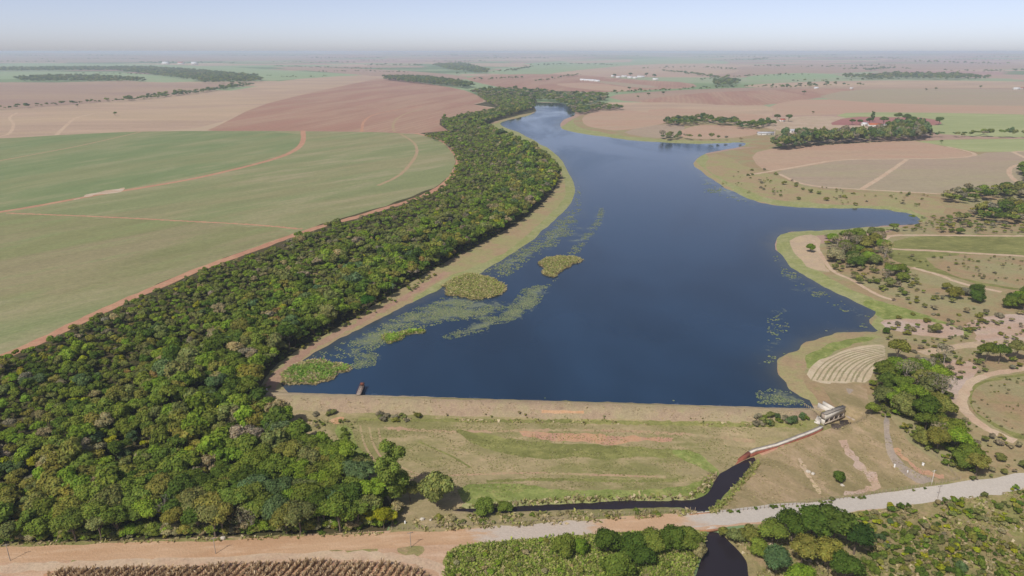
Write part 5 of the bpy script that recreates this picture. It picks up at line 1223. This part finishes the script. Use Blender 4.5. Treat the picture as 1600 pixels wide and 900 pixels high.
def bar_thing(name, px0, px1, z, w, h, mat, label, cat):
    a, b = at_z([px0, px1], z); tag(long_box(MB(), a, b, w, z - h, z).build(name, mat), label, cat)
bar_thing('channel_wall', (1279, 629.5), (1299, 639.5), 2.0, 0.6, 3.0, CONC, 'left concrete wall of the short channel behind the gatehouse', 'channel wall')
bar_thing('channel_wall', (1286.5, 627), (1304, 637), 2.0, 0.6, 3.0, CONC, 'right concrete wall of the short channel behind the gatehouse', 'channel wall')
def apron():
    P = [gp(*q) for q in ((1272, 660), (1281, 663), (1284, 652), (1277, 650))]
    mb = MB(); mb.hexa([(p[0], p[1], p[2] - .3) for p in P] + [(p[0], p[1], p[2] + .25) for p in P]); tag(mb.build('concrete_apron', CONC), 'pale sloping concrete apron left of the gatehouse', 'apron')
    a, b = at_z([(1257, 634), (1281, 648)], 1.9); rt = empty('channel_railing', (0, 0, 0)); tag(rt, 'faded yellow railing along the water left of the gatehouse', 'railing')
    mb = MB(); mb.tube([(*a, 2.85), (*b, 2.85)], .05, 4).tube([(*a, 2.4), (*b, 2.4)], .04, 4); mb.build('rail', YELLOWP, rt)
    for k in range(9):
        p = a + (b - a) * k / 8; MB().box((p[0], p[1], 2.1), (.08, .08, 1.5)).build('post', YELLOWP, rt)
apron()
def chute():
    root = None
    def ribbon(P, off0, off1, zb, zt, o):
        P = np.array(P); d = np.gradient(P[:, :2], axis=0); d /= np.hypot(d[:, 0], d[:, 1])[:, None]; n = np.column_stack([-d[:, 1], d[:, 0]]); n *= np.where(n[:, 1:2] > 0, 1, -1)
        zb = np.broadcast_to(zb, len(P)); zt = np.broadcast_to(zt, len(P)); m = MB(); A = P[:, :2] + n * off0 - o[:2]; B = P[:, :2] + n * off1 - o[:2]; z = P[:, 2] - o[2]
        for i in range(len(P)): m.V += [(*A[i], z[i] + zb[i]), (*B[i], z[i] + zb[i]), (*B[i], z[i] + zt[i]), (*A[i], z[i] + zt[i])]
        for i in range(len(P) - 1):
            for k in range(4): m.F.append((4 * i + k, 4 * i + (k + 1) % 4, 4 * i + 4 + (k + 1) % 4, 4 * i + 4 + k))
        m.F += [(3, 2, 1, 0), tuple(4 * len(P) - 4 + k for k in range(4))]
        return m
    px = resample_px(smooth_px([(1286, 672), (1268, 681), (1240, 690.5), (1205, 702.5), (1172, 714.5)], closed=False), 12, closed=False); P = ground(px)
    P[:, 2] = np.convolve(np.pad(P[:, 2], 2, mode='edge'), np.ones(5) / 5, 'valid')
    o = P[0]; root = empty('spillway_wall', tuple(o)); tag(root, 'long pale concrete wall with red wet foot running from the gatehouse to the stream', 'spillway wall')
    ribbon(P, 0.0, .6, -1.2, .75, o).build('wet_foot', WETRED, root)
    ribbon(P, .08, .6, .75, 1.6, o).build('wall_face', CONC, root)
    ribbon(P, .6, 1.3, -.8, 1.55, o).build('wall_top', CONC2, root)
    Q = ground([(1172, 714.5), (1160, 720), (1146, 728)]); Q[:, 2] = np.interp([0, .5, 1], [0, 1], [P[-1, 2], P[-1, 2] - 1.0])
    ribbon(Q, 0, 1.2, -2.5, np.array([1.5, .9, .3]), o).build('end_block', WETRED, root)
    Q = ground([(1146, 728), (1138, 732), (1131, 736.5)]); Q[:, 2] = P[-1, 2] - np.array([1.0, 1.3, 1.6])
    ribbon(Q, 0, 1.4, -2.5, np.array([.3, .15, 0]), o).build('broken_end', DIRTYC, root)
chute()

# jetty on the upstream face, white marker at the dam end
def jetty():
    a, b = at_z([(560, 616.5), (566.5, 600)], 1.9); d = b - a; L = float(np.hypot(*d)); rz = math.atan2(d[1], d[0])
    root = empty('intake_jetty', (a[0], a[1], 0), rz); tag(root, 'narrow weathered jetty reaching from the dam crest into the lake', 'jetty')
    wood = solid('weathered_deck', '#a8988a', '#7f7066', 1.5)
    MB().box((L / 2, 0, 1.8), (L, 1.7, .22)).build('deck', wood, root)
    for k in range(4):
        for sg in (-1, 1): MB().box((L * (.2 + .26 * k), sg * .7, .2), (.25, .25, 3.0)).build('pile', DARKST, root)
    for sg in (-1, 1):
        m = MB(); m.box((L / 2, sg * .8, 2.75), (L, .06, .07)); [m.box((L * k / 6, sg * .8, 2.3), (.07, .07, .9)) for k in range(7)]; m.build('railing', RUST, root)
    MB().box((L - .9, 0, 2.35), (1.2, 1.3, .9)).build('gate_hoist', RUST, root)
jetty()
def post_marker(px, py, h, r, label, cat='marker post', name='marker_post', col=None):
    p = gp(px, py); root = empty(name, tuple(p)); tag(root, label, cat)
    m = MB(); m.tube([(0, 0, -.2), (0, 0, h * .8)], r, 8); m.build('shaft', col or WHITEP, root); m = MB(); m.tube([(0, 0, h * .8), (0, 0, h)], [r * 1.25, r * 1.1], 8); m.build('cap', col or WHITEP, root)
post_marker(417, 611, 1.2, .24, 'white post at the left end of the dam crest')
post_marker(1397.5, 730, 1.2, .26, 'white post left of the grey path on the slope')
post_marker(1442, 727, 0.9, .36, 'stout white post on the grass right of the grey path')
post_marker(1418, 738, 0.7, .18, 'small white post beside the bend of the grey path')
post_marker(633, 818, 0.9, .22, 'small pale post inside the road fence near the wood')

# ------------------------------------------------------------------ bridge, fences, poles
def bridge():
    c0 = gp(1110, 815); a = gp(1090, 817); b = gp(1130, 813); d = (b - a)[:2]; rz = math.atan2(d[1], d[0]); z = VALLEY - 0.05
    c = at_z([(1106, 815)], z)[0]
    root = empty('road_bridge', (c[0], c[1], z), rz); tag(root, 'low road bridge with reddish sides over the dark stream', 'bridge')
    MB().box((0, 0, -.25), (6.6, 7.6, .5)).build('deck', G['road'], root)
    for sg in (-1, 1): MB().box((0, sg * 3.95, -.2), (8.4, .3, .9)).build('side_beam', solid('ochre_beam', '#b5835f', '#96674c', 1.0), root)
    for sg in (-1, 1): MB().box((sg * 3.3, 0, -1.3), (.5, 7.4, 1.6)).build('abutment', DIRTYC, root)
bridge()
POSTM = solid('fence_post_wood', '#a8957c', '#8a7660', 2.0); WIRE = solid('fence_wire', '#8a8480', rough=.5)
def fence(px, sp, h, label, nmax=95):
    W = ground(resample_px(px, 6, closed=False)); L = np.concatenate([[0], np.cumsum(np.hypot(*np.diff(W[:, :2], axis=0).T))]); n = min(nmax, int(L[-1] / sp))
    root = empty('wire_fence', tuple(W[0])); tag(root, label, 'fence'); pm = MB().tube([(0, 0, -.2), (0, 0, h)], [.085, .075], 4).mesh('post', POSTM)
    pts = []
    for k in range(n + 1):
        q = L[-1] * k / n; p = np.array([np.interp(q, L, W[:, i]) for i in range(2)]); z = hz(*p); o = link('post', pm, root); o.location = (p[0] - W[0][0], p[1] - W[0][1], z - W[0][2]); o.rotation_euler = (RNG.normal(0, .04), RNG.normal(0, .04), 0); o.scale = (1, 1, RNG.uniform(.85, 1.15)); pts.append(tuple(o.location))
    m = MB()
    for f in (.35, .65, .93): m.tube([(p[0], p[1], p[2] + h * f) for p in pts], .014, 4)
    m.build('wire', WIRE, root)
fence([(612, 828), (650, 827), (700, 824), (800, 818), (900, 810), (1000, 804), (1086, 798)], 1.6, 1.35, 'pale wire fence between the ditch bank and the dirt road')
fence([(1122, 801), (1200, 794), (1290, 783), (1350, 775), (1400, 768), (1450, 760), (1500, 750)], 1.35, 1.35, 'wire fence along the foot of the slope above the gravel road')
fence([(1418, 678), (1440, 698), (1460, 712), (1474, 724), (1490, 742), (1500, 750)], 1.9, 1.4, 'wire fence along the edge of the grove right of the path')
POLEM = solid('pole_concrete', '#a79c90', '#8c8076', 1.0); POLEW = solid('white_pole', '#ded8cd', '#c3bbae', 1.0)
def pole(px, py, h, mat, label, rz=0.3):
    p = gp(px, py); root = empty('utility_pole', tuple(p), rz); tag(root, label, 'utility pole')
    MB().tube([(0, 0, -.5), (0, 0, h * .5), (0, 0, h)], [.12, .10, .08]).build('pole_shaft', mat, root)
    MB().box((0, 0, h - .35), (1.6, .12, .12)).build('crossarm', mat, root)
    for sx in (-.65, 0.25, .65): m = MB(); m.tube([(sx, 0, h - .29), (sx, 0, h - .08)], [.05, .04], 4); m.build('insulator', DARKST, root)
pole(16, 876, 5.6, POLEM, 'thin utility pole at the left end of the dirt road')
pole(337, 865, 5.4, POLEM, 'thin utility pole on the bare ground below the middle of the wood')
pole(642, 855, 5.2, POLEM, 'thin utility pole on the little grass island where the dirt road forks')
pole(1455.5, 757, 5.4, POLEW, 'pale pole on the fence line above the gravel road')
pole(1465, 779, 4.8, POLEM, 'grey pole at the lower edge of the gravel road')
STONE = solid('pale_stone', '#cfc6b6', '#b3a896', 1.0)
def stone(px, py, s, label):
    p = gp(px, py); V, F = CS3; d = 1 + 0.25 * np.sin(V[:, 0] * 5 + px) * np.cos(V[:, 1] * 4 + py); o = link('stone', npmesh('stone', V * d[:, None] * np.array([s, s * .8, s * .6]), F, STONE))
    o.location = (p[0], p[1], p[2] + s * .25); o.rotation_euler = (0, 0, px % 6); tag(o, label, 'stone')
for px, py, s, lb in ((660, 812, .8, 'pale stone on the dry grass inside the fence, the bigger one'), (673, 813, .55, 'small pale stone beside the bigger one inside the fence'), (735, 809, .5, 'pale stone on the bank near the pair of dark bushes'),
                      (1263, 738, .9, 'pale boulder in the middle of the left erosion scar'), (1270, 741, .8, 'pale boulder right of the one in the left erosion scar'), (1316, 759, .7, 'pale stone at the foot of the lone bush'), (348, 842, .9, 'whitish rubble stone on the verge of the dirt road')):
    stone(px, py, s, lb)

# ------------------------------------------------------------------ far farm buildings
WALLW = solid('white_wall', '#e8e4dc', '#cfc9be', .2); ROOFO = solid('orange_tiles', '#c8734e', '#b0623f', .3); ROOFR = solid('red_tiles', '#b5604c', '#9c5040', .3); ROOFG = solid('grey_sheet_roof', '#c3c4c6', '#a5a6a8', .2); ROOFW = solid('white_sheet_roof', '#eef0f2', '#d6d8da', .2)
def house(px, py, w, d, h, roof, label, cat='house', name='farmhouse', rz=0.0, rh=None, wall=WALLW):
    p = gp(px, py); root = empty(name, tuple(p), rz); tag(root, label, cat); rh = rh or d * .28
    MB().box((0, 0, h / 2 - .2), (w, d, h + .4)).build('wall', wall, root)
    x, y, e = w / 2 + .5, d / 2 + .6, h + .22
    m = MB(); m.hexa([(-x, -y, e - .1), (x, -y, e - .1), (x, 0, e + rh - .1), (-x, 0, e + rh - .1), (-x, -y, e + .1), (x, -y, e + .1), (x, 0, e + rh + .1), (-x, 0, e + rh + .1)])
    m.hexa([(-x, 0.01, e + rh - .1), (x, 0.01, e + rh - .1), (x, y, e - .1), (-x, y, e - .1), (-x, 0.01, e + rh + .1), (x, 0.01, e + rh + .1), (x, y, e + .1), (-x, y, e + .1)])
    m.build('roof', roof, root)
    g = MB(); g.hexa([(-w / 2, -d / 2 + .1, h + .2), (w / 2, -d / 2 + .1, h + .2), (w / 2, d / 2 - .1, h + .2), (-w / 2, d / 2 - .1, h + .2), (-w / 2, -.05, h + rh), (w / 2, -.05, h + rh), (w / 2, .05, h + rh), (-w / 2, .05, h + rh)]); g.build('gable', wall, root)
    if w < 40:
        for k in (-.3, 0.05, .32): MB().box((k * w, -d / 2 - .03, h * .5), (1.2, .12, 1.2)).build('window', DARKST, root)
house(1366, 198, 22, 9, 3.6, ROOFO, 'long house with bright orange roof below round dark trees')
house(1350, 197, 9, 7, 4.2, ROOFW, 'white gabled shed left of the orange roofed house', 'shed', 'farm_shed')
house(1402, 196, 9, 8, 4.0, ROOFR, 'small red roofed white house among dark trees')
house(1388, 199, 15, 9, 3.4, ROOFG, 'grey roofed shed between the orange and the red roofed houses', 'shed', 'farm_shed')
house(1379, 203, 6, 5, 3.0, ROOFW, 'tiny white hut in front of the grey roofed shed', 'hut', 'farm_hut')
house(1222, 190, 9, 8, 3.4, ROOFR, 'small pink roofed house between two dark trees left of the farm')
house(1196, 211, 26, 7, 3.2, ROOFG, 'long low grey shed at the lake end of the farmyard', 'shed', 'farm_shed')
house(1259, 206, 12, 7, 3.2, ROOFG, 'small open fronted shed above the eucalyptus wood', 'shed', 'farm_shed', wall=DIRTYC)
house(1238, 207, 14, 8, 3.2, ROOFG, 'grey roofed shed left of the small open fronted one', 'shed', 'farm_shed', rz=.4)
post_marker(1210, 212, 11, .9, 'pale slim water tower at the lake end of the farmyard', 'water tower', 'water_tower', DIRTYC)
house(1275, 139, 14, 9, 4, ROOFW, 'far white house between two trees beyond the mauve field'); house(1330, 139.5, 9, 7, 4, ROOFW, 'tiny far white hut on the field edge right of the far white house', 'hut', 'farm_hut')
house(1588, 140, 22, 10, 4, ROOFW, 'far white house at the right frame edge'); house(1596, 139.5, 12, 8, 4, ROOFR, 'far red roofed house at the right frame edge')
for px, py, w, lb in ((957, 120.5, 14, 'leftmost small far white shed of the distant farm'), (966, 122, 20, 'far white shed second from the left in the distant farm'), (975, 121, 26, 'long far white shed left of the middle of the distant farm'), (984, 122.5, 24, 'low far white shed in the middle of the distant farm'),
                      (992, 123, 20, 'far white shed right of the middle of the distant farm'), (1001, 121.5, 36, 'longest far white shed of the distant farm'), (1024, 125.5, 24, 'rightmost far white shed of the distant farm')):
    house(px, py, w, 12, 6, ROOFW, lb, 'shed', 'farm_shed')
for px, py, w, lb in ((910, 126, 22, 'left end of the row of far white greenhouses'), (918, 126.5, 30, 'second far white greenhouse from the left'), (926, 127, 30, 'third far white greenhouse from the left'), (933, 127.8, 22, 'right end of the row of far white greenhouses')):
    house(px, py, w, 16, 4, ROOFW, lb, 'greenhouse', 'greenhouse', rz=-.15)
for px, py, w, rf, lb in ((259, 100.5, 60, ROOFW, 'far white barn near the left horizon, leftmost of three'), (283, 100.5, 55, ROOFR, 'far reddish barn near the left horizon, middle of three'), (304, 100.8, 50, ROOFW, 'far white barn near the left horizon, rightmost of three')):
    house(px, py, w, 40, 14, rf, lb, 'barn', 'barn')
